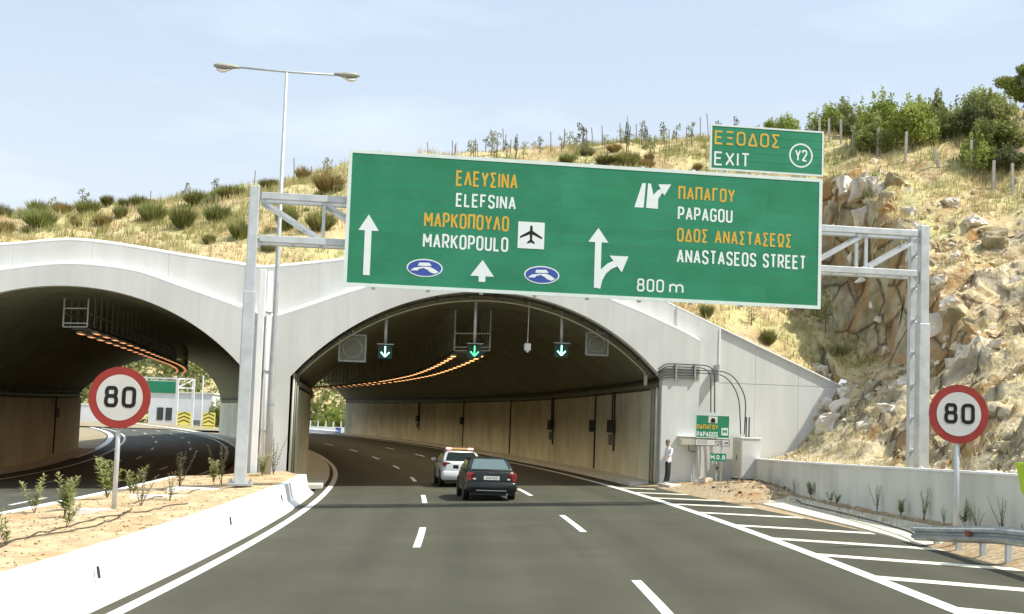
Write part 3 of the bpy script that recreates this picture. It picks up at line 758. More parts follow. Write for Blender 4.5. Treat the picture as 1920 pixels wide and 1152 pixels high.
m = MB(); m.strip([P(-6.05, 51.35, .72), P(-6.85, 54.45, .70)], [P(-6.05, 51.35, -.2), P(-6.85, 54.45, -.2)]); 
tag(m.build('planter_end_wall', 'white_concrete'), 'short white end wall of the planted median by the pier', 'wall')
def slab(label, o0, o1, y0, y1, h):
    m = MB(); A = [P(o0, y0), P(o1, y0), P(o1, y1), P(o0, y1)]
    vs = [a + Vector((0, 0, .5)) for a in A] + [Vector((a.x, a.y, zb(-8, y0) + h)) for a in A]
    m.add(vs, [(4, 5, 6, 7), (0, 1, 5, 4), (1, 2, 6, 5), (2, 3, 7, 6), (3, 0, 4, 7)])
    tag(m.build('footing_slab', 'white_concrete'), label, 'slab', 'pale footing slabs in the median')
slab('pale concrete footing strip under the left gantry post', -8.9, -6.15, 40.1, 41.2, .70)
slab('narrow pale concrete strip across the median before gantry', -9.2, -6.3, 36.6, 36.85, .69)
slab('pale concrete pad at foot of left speed sign', -9.1, -7.9, 30.75, 31.0, .675)
# irrigation hoses on the soil
def hose(label, pts):
    q = []
    for a, b in zip(pts, pts[1:]):
        for k in range(6):
            t_ = k / 6; o = a[0] + (b[0] - a[0]) * t_ + .05 * math.sin(k + a[1]); y = a[1] + (b[1] - a[1]) * t_; q.append(P(o, y, soil_h(o, y) + .03))
    tag(MB().tube(q, .013, 5).build('irrigation_hose', 'hose', smooth=True), label, 'hose')
hose('dark irrigation hose snaking over soil near the barrier', [(-7.1, 16), (-7.3, 20), (-7.6, 23), (-7.9, 26.5), (-7.6, 29), (-7.2, 31), (-6.9, 33)])
hose('second dark hose beside the first on the median soil', [(-7.5, 17), (-7.6, 21.5), (-7.3, 24.5), (-7.35, 27.5), (-7.7, 29.5), (-7.9, 31)])
hose('dark hose near the left gantry post', [(-8.6, 33.5), (-8.4, 36), (-8.2, 38.5), (-7.8, 40)])

# ------------------------------------------------------------------ right-hand verge, channel, retaining wall
AP = [(46.8, 8.9, 9.55), (44.5, 8.2, 9.58), (41, 8.35, 9.6), (38, 8.5, 9.75), (35, 8.7, 10.0), (32, 8.78, 10.2), (30.3, 8.72, 10.25), (29.4, 8.75, 10.0)]
WTOP = [(8, 1.95), (25, 1.86), (32, 1.80), (38.3, 1.72), (48, 1.60), (57.4, 1.50)]
def wx(Y): return lerp(WX, Y)
ysv = frange(4, 57.2, 110); V = []; Fc = []; n_ = 13
def edge_x(Y):
    q = P(lerp(EDGE, Y), Y); return q.x
for Y in ysv:
    a, b = edge_x(Y) - .15, wx(max(8, Y)) + .1
    a1 = lerp(sorted((p[0], p[2]) for p in AP), Y) if 29.4 < Y < 46.8 else a
    for i in range(n_):
        x = a + (b - a) * i / (n_ - 1); k = max(0.0, (x - a1 + .05) / (b - a1 + .05))
        h = -.03 + .17 * min(1, k * 3) + .10 * k + (noise.noise(Vector((x * 1.7, Y * 1.7, 1))) * .06 + noise.noise(Vector((x * 5, Y * 5, 1))) * .03) * min(1, k * 4)
        if 46.5 < Y < 57: h += .22 * math.exp(-((Y - 51) / 3.2) ** 2) * math.exp(-((k - .65) / .35) ** 2)
        V.append((x, Y, zroad(x, Y) + h))
for j in range(len(ysv) - 1):
    for i in range(n_ - 1): Fc.append((j * n_ + i, j * n_ + i + 1, (j + 1) * n_ + i + 1, (j + 1) * n_ + i))
me = npmesh('verge', V, Fc, 'gravel', 4); me.shade_smooth(); tag(link(bpy.data.objects.new('verge', me)), kind='structure')
wall = thing('retaining_wall', (9.9, 40, 0), 0, 'long low grey concrete retaining wall beside the exit gore', 'wall'); wo = wall.location.copy()
yb_ = [57.35, 51.4, 45.4, 39.4, 33.4, 27.4, 21.4, 15.4, 9.0]
for ya, yz in zip(yb_, yb_[1:]):
    rr = []
    for Y in frange(ya - .006, yz + .006, 4):
        x, z = wx(Y), lerp(WTOP, Y); rr.append([Vector(p) - wo for p in ((x, Y, -.1), (x, Y, z), (x + .32, Y, z), (x + .32, Y, -.1))])
    MB().loft(rr).build('wall_section', 'wall_concrete', wall)
    rr = []
    for Y in frange(ya - .002, yz + .002, 4):
        x, z = wx(Y), lerp(WTOP, Y) + .002; rr.append([Vector(p) - wo for p in ((x - .03, Y, z), (x - .03, Y, z + .05), (x + .35, Y, z + .05), (x + .35, Y, z))])
    MB().loft(rr).build('coping', 'white_concrete', wall)
# white concrete drainage apron between asphalt and verge
apron = thing('drainage_apron', (9, 38, 0), 0, 'white concrete drainage apron along the edge of the hatching', 'kerb'); ao = apron.location.copy()
for (ya, a0, a1), (yb2, b0, b1) in zip(AP, AP[1:]):
    yb2 += .012; h = .10; vs = []
    for (x, Y, hh) in ((a0, ya, .012), (a0 + .55 * (a1 - a0), ya, .05), (a1, ya, .15), (b0, yb2, .012), (b0 + .55 * (b1 - b0), yb2, .05), (b1, yb2, .15)):
        vs.append(Vector((x, Y, zroad(x, Y) + hh)) - ao)
    dn = Vector((0, 0, -.25)); vs += [vs[0] + dn, vs[2] + dn, vs[3] + dn, vs[5] + dn]
    MB().add(vs, [(0, 1, 4, 3), (1, 2, 5, 4), (0, 3, 8, 6), (2, 7, 9, 5), (0, 6, 7, 2, 1)]).build('apron_slab', 'apron_concrete', apron)
q = []
for Y, x in [(44.2, 9.2), (42.5, 9.0), (42.2, 8.95), (38, 9.1), (34.5, 9.15), (31.5, 9.05), (30.2, 8.9)]: q.append((x, Y, zroad(x, Y) + .15))
tag(MB().tube(bend(q, .4), .025, 5).build('black_cable', 'black_cable', smooth=True), 'thin black cable lying along the white drainage apron', 'cable')
# footway strip at the foot of the portal
m = MB(); m.strip([FW(-.5, -2.2, fzb(0) + .12), FW(-.5, -.2, fzb(0) + .13)], [FW(1.6, -1.7, fzb(1.6) + .12), FW(1.6, -.2, fzb(1.6) + .13)])
m.strip([FW(-.5, -2.2, fzb(0) + .12), FW(1.6, -1.7, fzb(1.6) + .12)], [FW(-.5, -2.2, fzb(0) - .1), FW(1.6, -1.7, fzb(1.6) - .1)])
m.strip([FW(-.5, -2.2, fzb(0) + .12), FW(-.5, -.2, fzb(0) + .13)], [FW(-.5, -2.2, fzb(0) - .1), FW(-.5, -.2, fzb(0) - .1)])
tag(m.build('footway', 'wall_concrete'), kind='structure')

# steel guard rail, its far end ramped down
grail = thing('guard_rail', (8.9, 24, 0), 0, 'galvanised steel guard rail with posts at the lower right', 'guard rail'); go_ = grail.location.copy()
RT = [(8, .80), (23, .78), (25.5, .68), (28, .50), (30.2, .36)]
def gx(Y): return 8.98 + (.0 if Y < 26 else -.03 * (Y - 26))
WP = [(0, 0), (-.015, -.03), (-.08, -.06), (-.08, -.11), (-.01, -.145), (-.01, -.175), (-.08, -.21), (-.08, -.26), (-.015, -.29), (0, -.32), (.012, -.29), (-.05, -.25), (-.05, -.215), (.012, -.175), (.012, -.145), (-.05, -.105), (-.05, -.065), (.012, -.03)]
for y0, y1 in [(8, 16), (16, 24), (24, 30.2)]:
    rr = []
    for Y in frange(y0 + .004, y1, 10):
        zt = zroad(gx(Y), Y) + lerp(RT, Y); k = 1
        rr.append([Vector((gx(Y) + a, Y, zt + b * k)) - go_ for a, b in WP])
    MB().loft(rr).build('rail_beam', 'dull_steel', grail, smooth=False)
for Y in (29.2, 27.9, 26.6, 25.3, 24.0, 22.0, 20.0, 18.0, 16.0, 14.0):
    x = gx(Y) + .09; zt = zroad(x, Y) + lerp(RT, Y) - .1
    m = MB(); m.bx(x - .01 - go_.x, x + .10 - go_.x, Y - .055 - go_.y, Y + .055 - go_.y, zroad(x, Y) - .3, zt); m.build('rail_post', 'galvanised', grail, bevel=.012)
MB().box(Vector((gx(26.8) - .09, 26.8, zroad(9, 26.8) + lerp(RT, 26.8) - .14)) - go_, (.02, .22, .10)).build('reflector', 'sign_red', grail)

# ------------------------------------------------------------------ lettering: a narrow sign alphabet drawn as strokes
def SR(x0, x1, y0, y1, r=.25):      # closed rounded rectangle
    o = []
    for cx, cy, a in ((x1 - r, y1 - r, 0), (x0 + r, y1 - r, 90), (x0 + r, y0 + r, 180), (x1 - r, y0 + r, 270)):
        for k in range(5): o.append((cx + r * math.cos(R(a + k * 22.5)), cy + r * math.sin(R(a + k * 22.5))))
    return o + [o[0]]
OO = [(1, .8), (.93, .93), (.7, 1), (.3, 1), (.07, .93), (0, .8), (0, .2), (.07, .07), (.3, 0), (.7, 0), (.93, .07), (1, .2), (1, .8)]
SS = [(1, .78), (.93, .93), (.7, 1), (.3, 1), (.07, .93), (0, .77), (.07, .62), (.3, .54), (.7, .46), (.93, .38), (1, .23), (.93, .07), (.7, 0), (.3, 0), (.07, .07), (0, .22)]
PP = [(0, 1), (.62, 1), (.9, .93), (1, .8), (1, .64), (.9, .5), (.62, .43), (0, .43)]
GL = {
 'E': (.5, [[(1, 1), (0, 1), (0, 0), (1, 0)], [(0, .52), (.85, .52)]]), 'Λ': (.58, [[(0, 0), (.5, 1), (1, 0)]]),
 'Y': (.56, [[(0, 1), (.5, .45), (1, 1)], [(.5, .45), (.5, 0)]]), 'Σ': (.52, [[(1, 1), (0, 1), (.6, .5), (0, 0), (1, 0)]]),
 'I': (.0, [[(0, 0), (0, 1)]]), 'N': (.56, [[(0, 0), (0, 1), (1, 0), (1, 1)]]), 'A': (.58, [[(0, 0), (.5, 1), (1, 0)], [(.16, .3), (.84, .3)]]),
 'M': (.70, [[(0, 0), (0, 1), (.5, .35), (1, 1), (1, 0)]]), 'P': (.52, [[(0, 0)] + PP]), 'R': (.54, [[(0, 0)] + PP, [(.5, .43), (1, 0)]]),
 'K': (.55, [[(0, 0), (0, 1)], [(1, 1), (0, .40)], [(.32, .6), (1, 0)]]), 'Π': (.56, [[(0, 0), (0, 1), (1, 1), (1, 0)]]),
 'O': (.54, [OO]), '0': (.52, [OO]), 'L': (.46, [[(0, 1), (0, 0), (1, 0)]]), 'F': (.48, [[(1, 1), (0, 1), (0, 0)], [(0, .52), (.85, .52)]]),
 'S': (.52, [SS]), 'U': (.54, [[(0, 1), (0, .2), (.07, .07), (.3, 0), (.7, 0), (.93, .07), (1, .2), (1, 1)]]),
 'G': (.54, [OO[:-2] + [(1, .2), (1, .46), (.55, .46)]]), 'Γ': (.46, [[(1, 1), (0, 1), (0, 0)]]), 'T': (.52, [[(0, 1), (1, 1)], [(.5, 1), (.5, 0)]]),
 'X': (.56, [[(0, 0), (1, 1)], [(0, 1), (1, 0)]]), 'Δ': (.60, [[(0, 0), (.5, 1), (1, 0), (0, 0)]]),
 'Ω': (.58, [[(0, 0), (.34, 0), (.34, .16), (.08, .36), (0, .6), (0, .76), (.1, .93), (.35, 1), (.65, 1), (.9, .93), (1, .76), (1, .6), (.92, .36), (.66, .16), (.66, 0), (1, 0)]]),
 'Ξ': (.5, [[(0, 1), (1, 1)], [(.12, .5), (.88, .5)], [(0, 0), (1, 0)]]),
 '8': (.52, [SR(0, 1, 0, .54, .26), SR(.05, .95, .54, 1, .22)]), '2': (.52, [[(0, .77), (.07, .93), (.3, 1), (.7, 1), (.93, .93), (1, .77), (.93, .6), (0, 0), (1, 0)]]),
 '1': (.3, [[(0, .72), (.9, 1), (.9, 0)]]), 'm': (.78, [[(0, 0), (0, .68)], [(0, .5), (.1, .63), (.25, .68), (.42, .62), (.5, .48), (.5, 0)], [(.5, .48), (.6, .63), (.75, .68), (.92, .62), (1, .48), (1, 0)]]),
 ',': (.06, [[(1, .06), (0, -.15)]])}
def ribbon2d(pts, w):
    n = len(pts); closed = (abs(pts[0][0] - pts[-1][0]) + abs(pts[0][1] - pts[-1][1])) < 1e-6 and n > 2
    L, Rr = [], []
    for i in range(n):
        p = Vector(pts[i])
        a = Vector(pts[i - 1]) if i > 0 else (Vector(pts[-2]) if closed else None)
        b = Vector(pts[i + 1]) if i < n - 1 else (Vector(pts[1]) if closed else None)
        d1 = (p - a).normalized() if a is not None else None; d2 = (b - p).normalized() if b is not None else None
        if d1 is None: d1 = d2
        if d2 is None: d2 = d1
        n1 = Vector((-d1.y, d1.x)); n2 = Vector((-d2.y, d2.x)); mt_ = (n1 + n2)
        if mt_.length < .3: mt_ = n1
        mt_.normalize(); k = min(1.9, 1 / max(.35, mt_.dot(n1)))
        L.append(p + mt_ * w / 2 * k); Rr.append(p - mt_ * w / 2 * k)
    return L, Rr
def split_acute(poly, wd):
    out, cur = [], [poly[0]]
    for i in range(1, len(poly)):
        cur.append(poly[i])
        if i < len(poly) - 1:
            a = Vector(((poly[i][0] - poly[i - 1][0]) * wd, poly[i][1] - poly[i - 1][1])); b = Vector(((poly[i + 1][0] - poly[i][0]) * wd, poly[i + 1][1] - poly[i][1]))
            if a.length > .2 and b.length > .2 and a.angle(b) > R(100): out.append(cur); cur = [poly[i]]
    out.append(cur); return out
def text_mb(m, txt, x0, x1, z0, z1, y, w=.165, gap=.19, slant=0.0):
    """txt between x0..x1 (x1 None: natural width), cap height z0..z1, on the plane y"""
    H_ = z1 - z0; W_ = 0; parts = []
    for ch in txt:
        if ch == ' ': W_ += .42; continue
        wd, st = GL[ch]; parts.append((W_, wd, st)); W_ += wd + w + gap
    W_ -= gap
    kx = (x1 - x0) / (W_ * H_) if x1 is not None else .92
    cnt = 0
    for px, wd, st in parts:
        for poly in [q for p_ in st for q in split_acute(p_, wd)]:
            pts = [((px + w / 2 + a * wd) * H_ * kx + x0, z0 + (w / 2 + b * (1 - w)) * H_) for a, b in poly]
            L, Rr = ribbon2d(pts, w * H_ * (.5 + .5 * min(1, kx)))
            yy_ = y - .0008 * (cnt % 6); cnt += 1
            m.strip([(p.x, yy_, p.y) for p in L], [(p.x, yy_, p.y) for p in Rr])
    return m
def lettering(par, txt, x0, x1, z0, z1, y, mt, **k):
    return text_mb(MB(), txt, x0, x1, z0, z1, y, **k).build('lettering', mt, par, fix=False)
def flat(par, name, poly, y, mt, th=.003):
    return MB().prism(poly, y - th, y).build(name, mt, par)

# ------------------------------------------------------------------ overhead gantry
GO = Vector((-7.72, 40.6, 0.0))
def gW(s, t, z): return GO + FD * s + FN * t + Vector((0, 0, z))
gantry = thing('sign_gantry', GO, TH, 'grey steel box-truss gantry spanning the carriageway', 'gantry')
GSP = 20.95
def post(s, zbase):
    p = MB(); p.bx(s - .175, s + .175, -.18, .18, zbase, 6.2); p.build('post', 'galvanised', gantry, bevel=.025)
    p = MB(); p.bx(s - .145, s + .145, -.15, .15, 6.2, 9.32); p.build('post', 'galvanised', gantry, bevel=.025)
    p = MB(); p.bx(s - .12, s + .12, .66, .88, zbase, 9.30); p.build('rear_post', 'galvanised', gantry, bevel=.02)
    MB().bx(s - .36, s + .36, -.42, 1.1, zbase - .03, zbase + .045).build('base_plate', 'dull_steel', gantry, bevel=.01)
    for dx in (-.3, .3):
        for dy in (-.36, .36): MB().tube([(s + dx * .95, dy, zbase + .04), (s + dx * .95, dy, zbase + .16)], .025, 6).build('anchor_bolt', 'dull_steel', gantry)
    for k in range(16):
        z = zbase + .5 + k * .52
        MB().beam((s - .0, .20, z), (s - .0, .64, z + (.3 if k % 2 else -.3)), .05, .05).build('lacing_bar', 'galvanised', gantry)
post(0, .55); post(GSP, .9)
for t0 in (0.0, .77):
    for z in (9.05, 7.77):
        MB().bx(.2, GSP - .2, t0 - .10, t0 + .10, z - .10, z + .10).build('chord', 'galvanised', gantry, bevel=.015)
nb = 11; bw = (GSP - .2) / nb
for i in range(nb):
    a = .17 + i * bw; b = a + bw
    for t0 in (0.0, .77):
        if i: MB().beam((a, t0, 7.88), (a, t0, 8.94), .09, .09).build('vertical', 'galvanised', gantry)
        p, q = ((a + .03, 8.93), (b - .12, 7.89)) if i < nb / 2 else ((a + .12, 7.89), (b - .03, 8.93))
        MB().beam((p[0], t0, p[1]), (q[0], t0, q[1]), .10, .10, up=(0, 1, 0)).build('diagonal', 'galvanised', gantry)
    for z in (9.05, 7.77): MB().beam((a, .11, z), (a, .66, z), .06, .06).build('cross_bar', 'galvanised', gantry)
for e, s in ((1, .16), (-1, GSP - .16)):
    MB().prism([(s, 7.66), (s + e * .16, 7.66), (s, 7.46)][::e], -.05, .05).build('gusset', 'galvanised', gantry)

# big direction sign: aluminium planks on the gantry, each a piece of its own
big = thing('direction_sign', gW(2.70, -.30, 6.46), TH, 'large green overhead motorway direction sign with yellow and white lettering', 'road sign')
SX0, SZ0 = 2.70, 6.46
def lx(s): return s - SX0
def lz(z): return z - SZ0
W_, H_ = 14.74, 4.09
cols = [.10, lx(9.13), lx(15.66), W_ - .10]; nr = 15; ph = (H_ - .2) / nr
pk = None
for (a, b) in zip(cols, cols[1:]):
    for r_ in range(nr):
        z0 = .10 + r_ * ph
        m = MB(); dy = rng.uniform(-.0015, .0015)
        m.bx(a + .005, b - .005, -.022 + dy, .03, z0 + .005, z0 + ph - .005); m.build('sign_plank', 'sign_green', big)
MB().bx(.08, W_ - .08, -.0165, .028, .08, H_ - .08).build('backing_sheet', 'joint_green', big)
for x in frange(.9, W_ - .9, 8): MB().bx(x - .05, x + .05, .032, .19, -.05, H_ + .05).build('stiffener', 'galvanised', big)
def rim(par, w, h, t_, y0, y1, mt='sign_rim'):
    for x0, x1, z0, z1 in ((0, w, 0, t_), (0, w, h - t_, h), (0, t_, t_, h - t_), (w - t_, w, t_, h - t_)): MB().bx(x0, x1, y0, y1, z0, z1).build('rim', mt, par)
rim(big, W_, H_, .105, -.032, .031)
YT = -.026
def L1(t_, s0, s1, z0, z1, mt, **k): lettering(big, t_, lx(s0), lx(s1), lz(z0), lz(z1), YT, mt, **k)
L1('EΛEYΣINA', 5.93, 7.79, 9.63, 10.12, 'sign_yellow'); L1('ELEFSINA', 5.95, 7.76, 9.0, 9.43, 'sign_white')
L1('MAPKOΠOYΛO', 5.02, 7.57, 8.33, 8.81, 'sign_yellow'); L1('MARKOPOULO', 5.01, 7.57, 7.71, 8.17, 'sign_white')
L1('ΠAΠAΓOY', 12.81, 14.60, 9.62, 10.06, 'sign_yellow'); L1('PAPAGOU', 12.81, 14.54, 8.99, 9.42, 'sign_white')
L1('OΔOΣ', 12.80, 13.77, 8.32, 8.76, 'sign_yellow'); L1('ANAΣTAΣEΩΣ', 14.0, 16.46, 8.32, 8.76, 'sign_yellow')
L1('ANASTASEOS', 12.81, 15.33, 7.66, 8.11, 'sign_white'); L1('STREET', 15.55, 16.93, 7.66, 8.11, 'sign_white')
L1('800', 11.58, 12.42, 6.73, 7.13, 'sign_white', w=.14); L1('m', 12.58, 13.05, 6.73, 7.13, 'sign_white', w=.14)
def sp(pts): return [(lx(a), lz(b)) for a, b in pts]
flat(big, 'straight_arrow', sp([(3.27, 6.81), (3.47, 6.81), (3.47, 8.14), (3.68, 8.14), (3.37, 8.62), (3.08, 8.14), (3.27, 8.14)]), YT, 'sign_white')
flat(big, 'straight_arrow', sp([(6.72, 6.78), (6.92, 6.78), (6.92, 6.95), (7.18, 6.95), (6.82, 7.44), (6.46, 6.95), (6.72, 6.95)]), YT, 'sign_white')
flat(big, 'straight_arrow', sp([(10.24, 6.77), (10.44, 6.77), (10.44, 8.17), (10.65, 8.17), (10.33, 8.61), (10.03, 8.17), (10.24, 8.17)]), YT, 'sign_white')
cv = [(10.34, 6.77), (10.40, 7.05), (10.52, 7.28), (10.70, 7.45), (10.92, 7.56)]
Lp, Rp = ribbon2d(cv, .2); MB().strip([(lx(p.x), YT - .005, lz(p.y)) for p in Lp], [(lx(p.x), YT - .005, lz(p.y)) for p in Rp]).build('turn_arrow', 'sign_white', big, fix=False)
flat(big, 'turn_arrow', sp([(11.09, 7.28), (11.29, 7.78), (10.70, 7.78)]), YT - .003, 'sign_white')
flat(big, 'fork_symbol', sp([(11.43, 9.31), (11.72, 9.31), (11.77, 10.07), (11.66, 10.07)]), YT, 'sign_white')
flat(big, 'fork_symbol', sp([(11.80, 9.31), (12.17, 9.30), (12.17, 9.60), (12.28, 9.78), (12.45, 9.86), (12.38, 9.98), (12.16, 9.88), (12.02, 9.72), (11.93, 10.07), (11.84, 10.07)]), YT, 'sign_white')
flat(big, 'fork_symbol', sp([(12.36, 9.72), (12.57, 10.08), (12.16, 10.06)]), YT - .003, 'sign_white')
flat(big, 'airport_panel', sp([(7.86, 7.86), (8.67, 7.86), (8.67, 8.67), (7.86, 8.67)]), YT, 'sign_white')
pl = [(0, 1.0), (.10, .90), (.11, .62), (.94, .22), (.94, .10), (.11, .38), (.09, .02), (.32, -.14), (.32, -.24), (0, -.16)]
pl = pl + [(-a, b) for a, b in pl[::-1][1:-1]]
flat(big, 'aeroplane_symbol', sp([(8.265 - a * .36, 8.12 + b * .46) for a, b in pl]), YT - .004, 'sign_black')
def oval(cx, cz):
    E_ = lambda rx, rz: sp([(cx + rx * math.cos(2 * math.pi * k / 40), cz + rz * math.sin(2 * math.pi * k / 40)) for k in range(40)])
    ov = flat(big, 'oval_emblem', E_(.54, .27), YT, 'sign_white'); flat(ov, 'emblem_field', E_(.50, .235), YT - .004, 'sign_blue')
    for pts in ([(-.16, .125), (.12, .135), (.20, .065), (.02, .05), (-.20, .05)], [(-.40, -.075), (-.30, -.005), (-.06, .03), (.02, .03), (-.06, -.01), (-.16, -.03), (-.20, -.075)],
                [(-.02, .03), (.14, .035), (.26, -.01), (.40, -.09), (.28, -.135), (.16, -.10), (.08, -.045), (-.02, -.01)]):
        flat(ov, 'emblem_road', sp([(cx + a * 1.05, cz + b * 1.2) for a, b in pts]), YT - .008, 'sign_white')
oval(5.09, 7.11); oval(8.63, 7.08)

ex = thing('exit_sign', gW(13.78, -.30, 10.63), TH, 'smaller green exit number sign mounted on top of the large sign', 'road sign')
EW, EH = 3.68, 1.43
for r_ in range(5):
    z0 = .06 + r_ * (EH - .12) / 5; MB().bx(.06, EW - .06, -.022 + rng.uniform(-.001, .001), .03, z0 + .003, z0 + (EH - .12) / 5 - .003).build('sign_plank', 'sign_green', ex)
for x in (.5, 1.8, 3.1): MB().bx(x - .04, x + .04, .034, .12, -.5, EH - .1).build('stiffener', 'galvanised', ex)
rim(ex, EW, EH, .055, -.032, .031)
lettering(ex, 'EΞOΔOΣ', .14, 2.25, .80, 1.24, YT, 'sign_yellow', w=.14); lettering(ex, 'EXIT', .14, 1.28, .14, .58, YT, 'sign_white', w=.13)
n = 36
for rr_, nm in ((.36, 'ring'),):
    Lp = [(2.94 + rr_ * math.cos(2 * math.pi * k / n), .62 + rr_ * math.sin(2 * math.pi * k / n)) for k in range(n + 1)]
    A_, B_ = ribbon2d(Lp, .05); MB().strip([(p.x, YT, p.y) for p in A_], [(p.x, YT, p.y) for p in B_]).build('number_ring', 'sign_white', ex, fix=False)
lettering(ex, 'Y2', 2.75, 3.14, .43, .81, YT, 'sign_white', w=.16, gap=.14)

# ------------------------------------------------------------------ round 80 signs
def round_sign(loc, zc, dia, rz, label, lean):
    t = thing('speed_limit_sign', loc, rz, label, 'road sign', 'round 80 signs'); r_ = dia / 2; h = zc - loc[2]; n = 48
    MB().tube([(0, .03, -.3), (lean, .03, h + r_ * .6)], .055, 10).build('pole', 'galvanised', t, smooth=True)
    def disc(rad, y0, y1, nm, mt): return MB().prism([(lean + rad * math.cos(2 * math.pi * k / n), h + rad * math.sin(2 * math.pi * k / n)) for k in range(n)], y0, y1).build(nm, mt, t)
    disc(r_, -.06, -.035, 'disc', 'sign_red'); disc(r_ * .745, -.064, -.0615, 'face', 'sign_grey_white')
    MB().bx(lean - .3, lean + .3, -.034, -.02, h - .05, h + .05).build('clamp', 'dull_steel', t)
    lettering(t, '80', lean - r_ * .49, lean + r_ * .53, h - r_ * .33, h + r_ * .37, -.068, 'sign_black', w=.185, gap=.19)
    for z in (h - r_ * .4, h + r_ * .35): MB().bx(lean - .09, lean + .09, -.034, .1, z - .03, z + .03).build('bracket', 'dull_steel', t)
round_sign((-8.66, 31.0, .35), 2.84, 1.37, .05, 'round red-rimmed 80 sign standing in the planted median', .0)
round_sign((9.19, 28.5, .3), 3.07, 1.205, -.05, 'round red-rimmed 80 sign standing behind the guard rail', .03)

# ------------------------------------------------------------------ lamp post with two arms
lp = thing('street_lamp', (-8.72, 51.0, .35), TH, 'tall double-armed street lamp rising from the median before the pier', 'street lamp')
MB().tube([(0, 0, 0), (0, 0, 2.6), (0, 0, 7), (-.02, 0, 15.05)], [.13, .125, .09, .055], 12).build('pole', 'grey_post', lp, smooth=True)
MB().bx(-.22, .22, -.22, .22, -.05, .06).build('base_plate', 'dull_steel', lp)
MB().tube([(0, 0, 2.62), (0, 0, 2.7)], .135, 12).build('collar', 'dull_steel', lp)
MB().tube([(-2.1, 0, 15.13), (0, 0, 15.08), (2.15, 0, 15.10)], .04, 8).build('arm', 'grey_post', lp, smooth=True)
for e in (-1, 1):
    rings = []
    for x, w, up, dn in ((1.75, .05, .05, .05), (1.95, .10, .08, .07), (2.1, .14, .12, .12), (2.35, .165, .13, .12), (2.55, .15, .11, .09), (2.7, .07, .05, .04)):
        rings.append([(e * x, w * math.cos(a_), 15.12 + (up if math.sin(a_) > 0 else dn) * math.sin(a_)) for a_ in [2 * math.pi * k / 14 for k in range(14)]])
    hd = MB().loft(rings).build('lamp_head', 'lamp_housing', lp, smooth=True)
    rings = [[(e * x, w * math.cos(2 * math.pi * k / 12), 15.04 - d_ + .04 * math.sin(2 * math.pi * k / 12)) for k in range(12)] for x, w, d_ in ((2.12, .09, .03), (2.3, .13, .11), (2.45, .12, .12), (2.6, .06, .04))]
    MB().loft(rings).build('lamp_bowl', 'lamp_glass', hd, smooth=True)

# ------------------------------------------------------------------ small signs and cabinets on the footway beside the wing wall
def fz(s): return fzb(s)
t = thing('station_sign', FW(1.565, -.9, fz(1.5) + .15), TH, 'small green PAPAGOS direction sign on two posts by the portal', 'road sign'); z0 = t.location.z
k_ = .985
for dx in (-.55, .41): MB().tube([(dx, .04, -.3), (dx, .04, 3.2 - z0)], .035, 8).build('post', 'galvanised', t, smooth=True)
MB().bx(-.72, .72, -.03, 0, 2.31 - z0, 3.25 - z0).build('green_panel', 'sign_green', t)
def rr2(x0, x1, a, b, y, w, nm, mt):
    for q in ((x0, x1, a, a + w), (x0, x1, b - w, b), (x0, x0 + w, a, b), (x1 - w, x1, a, b)): MB().bx(q[0], q[1], y - .004, y, q[2], q[3]).build(nm, mt, t)
rr2(-.72, .72, 2.31 - z0, 3.25 - z0, -.0305, .03, 'rim', 'sign_rim')
MB().bx(-.72, .72, -.03, 0, 2.0 - z0, 2.28 - z0).build('distance_panel', 'sign_grey_white', t)
rr2(-.72, .72, 2.0 - z0, 2.28 - z0, -.0305, .022, 'rim', 'sign_black')
lettering(t, 'ΠAΠAΓOY', -.66, .22, 2.66 - z0, 2.86 - z0, -.034, 'sign_yellow', w=.2); lettering(t, 'PAPAGOS', -.66, .22, 2.36 - z0, 2.57 - z0, -.034, 'sign_white', w=.19)
MB().bx(-.18, .20, -.036, -.031, 2.92 - z0, 3.19 - z0).build('symbol_panel', 'sign_grey_white', t)
MB().prism([(-.08, 2.94 - z0), (.10, 2.94 - z0), (.10, 3.05 - z0), (.06, 3.12 - z0), (-.04, 3.12 - z0), (-.08, 3.05 - z0)], -.042, -.037).build('symbol', 'sign_black', t)
MB().bx(.37, .65, -.036, -.031, 2.44 - z0, 2.74 - z0).build('metro_panel', 'sign_rim', t)
lettering(t, 'M', .42, .60, 2.49 - z0, 2.69 - z0, -.039, 'sign_green', w=.22)
lettering(t, '120 m', .10, .66, 2.06 - z0, 2.22 - z0, -.034, 'sign_black', w=.15)
for z in (2.10, 2.18): MB().bx(-.64, -.20, -.035, -.031, z - z0, z + .02 - z0).build('small_print', 'panel_grey', t)
t = thing('metro_sign', FW(1.77, -1.1, fz(1.7) + .2), TH, 'tiny green and white sign on a thin post below the station sign', 'road sign'); z0 = t.location.z
MB().tube([(-.06, .03, -.4), (-.06, .03, 1.72 - z0)], .028, 8).build('post', 'galvanised', t, smooth=True)
MB().bx(-.33, -.15, -.02, 0, 1.40 - z0, 1.71 - z0).build('metro_panel', 'sign_green', t); MB().bx(-.13, .33, -.02, 0, 1.40 - z0, 1.71 - z0).build('distance_panel', 'sign_green', t)
lettering(t, 'M', -.31, -.17, 1.47 - z0, 1.64 - z0, -.023, 'sign_white', w=.2); lettering(t, '0,8', -.08, .28, 1.47 - z0, 1.64 - z0, -.023, 'sign_white', w=.2)
MB().bx(-.17, .05, -.06, .0, 1.02 - z0, 1.30 - z0).build('switch_box', 'panel_grey', t); MB().bx(-.07, .0, -.075, -.061, 1.10 - z0, 1.19 - z0).build('switch', 'sign_black', t)
t = thing('wall_box', FW(.63, .18, 2.16), TH, 'long cream junction box mounted low on the portal wall', 'box')
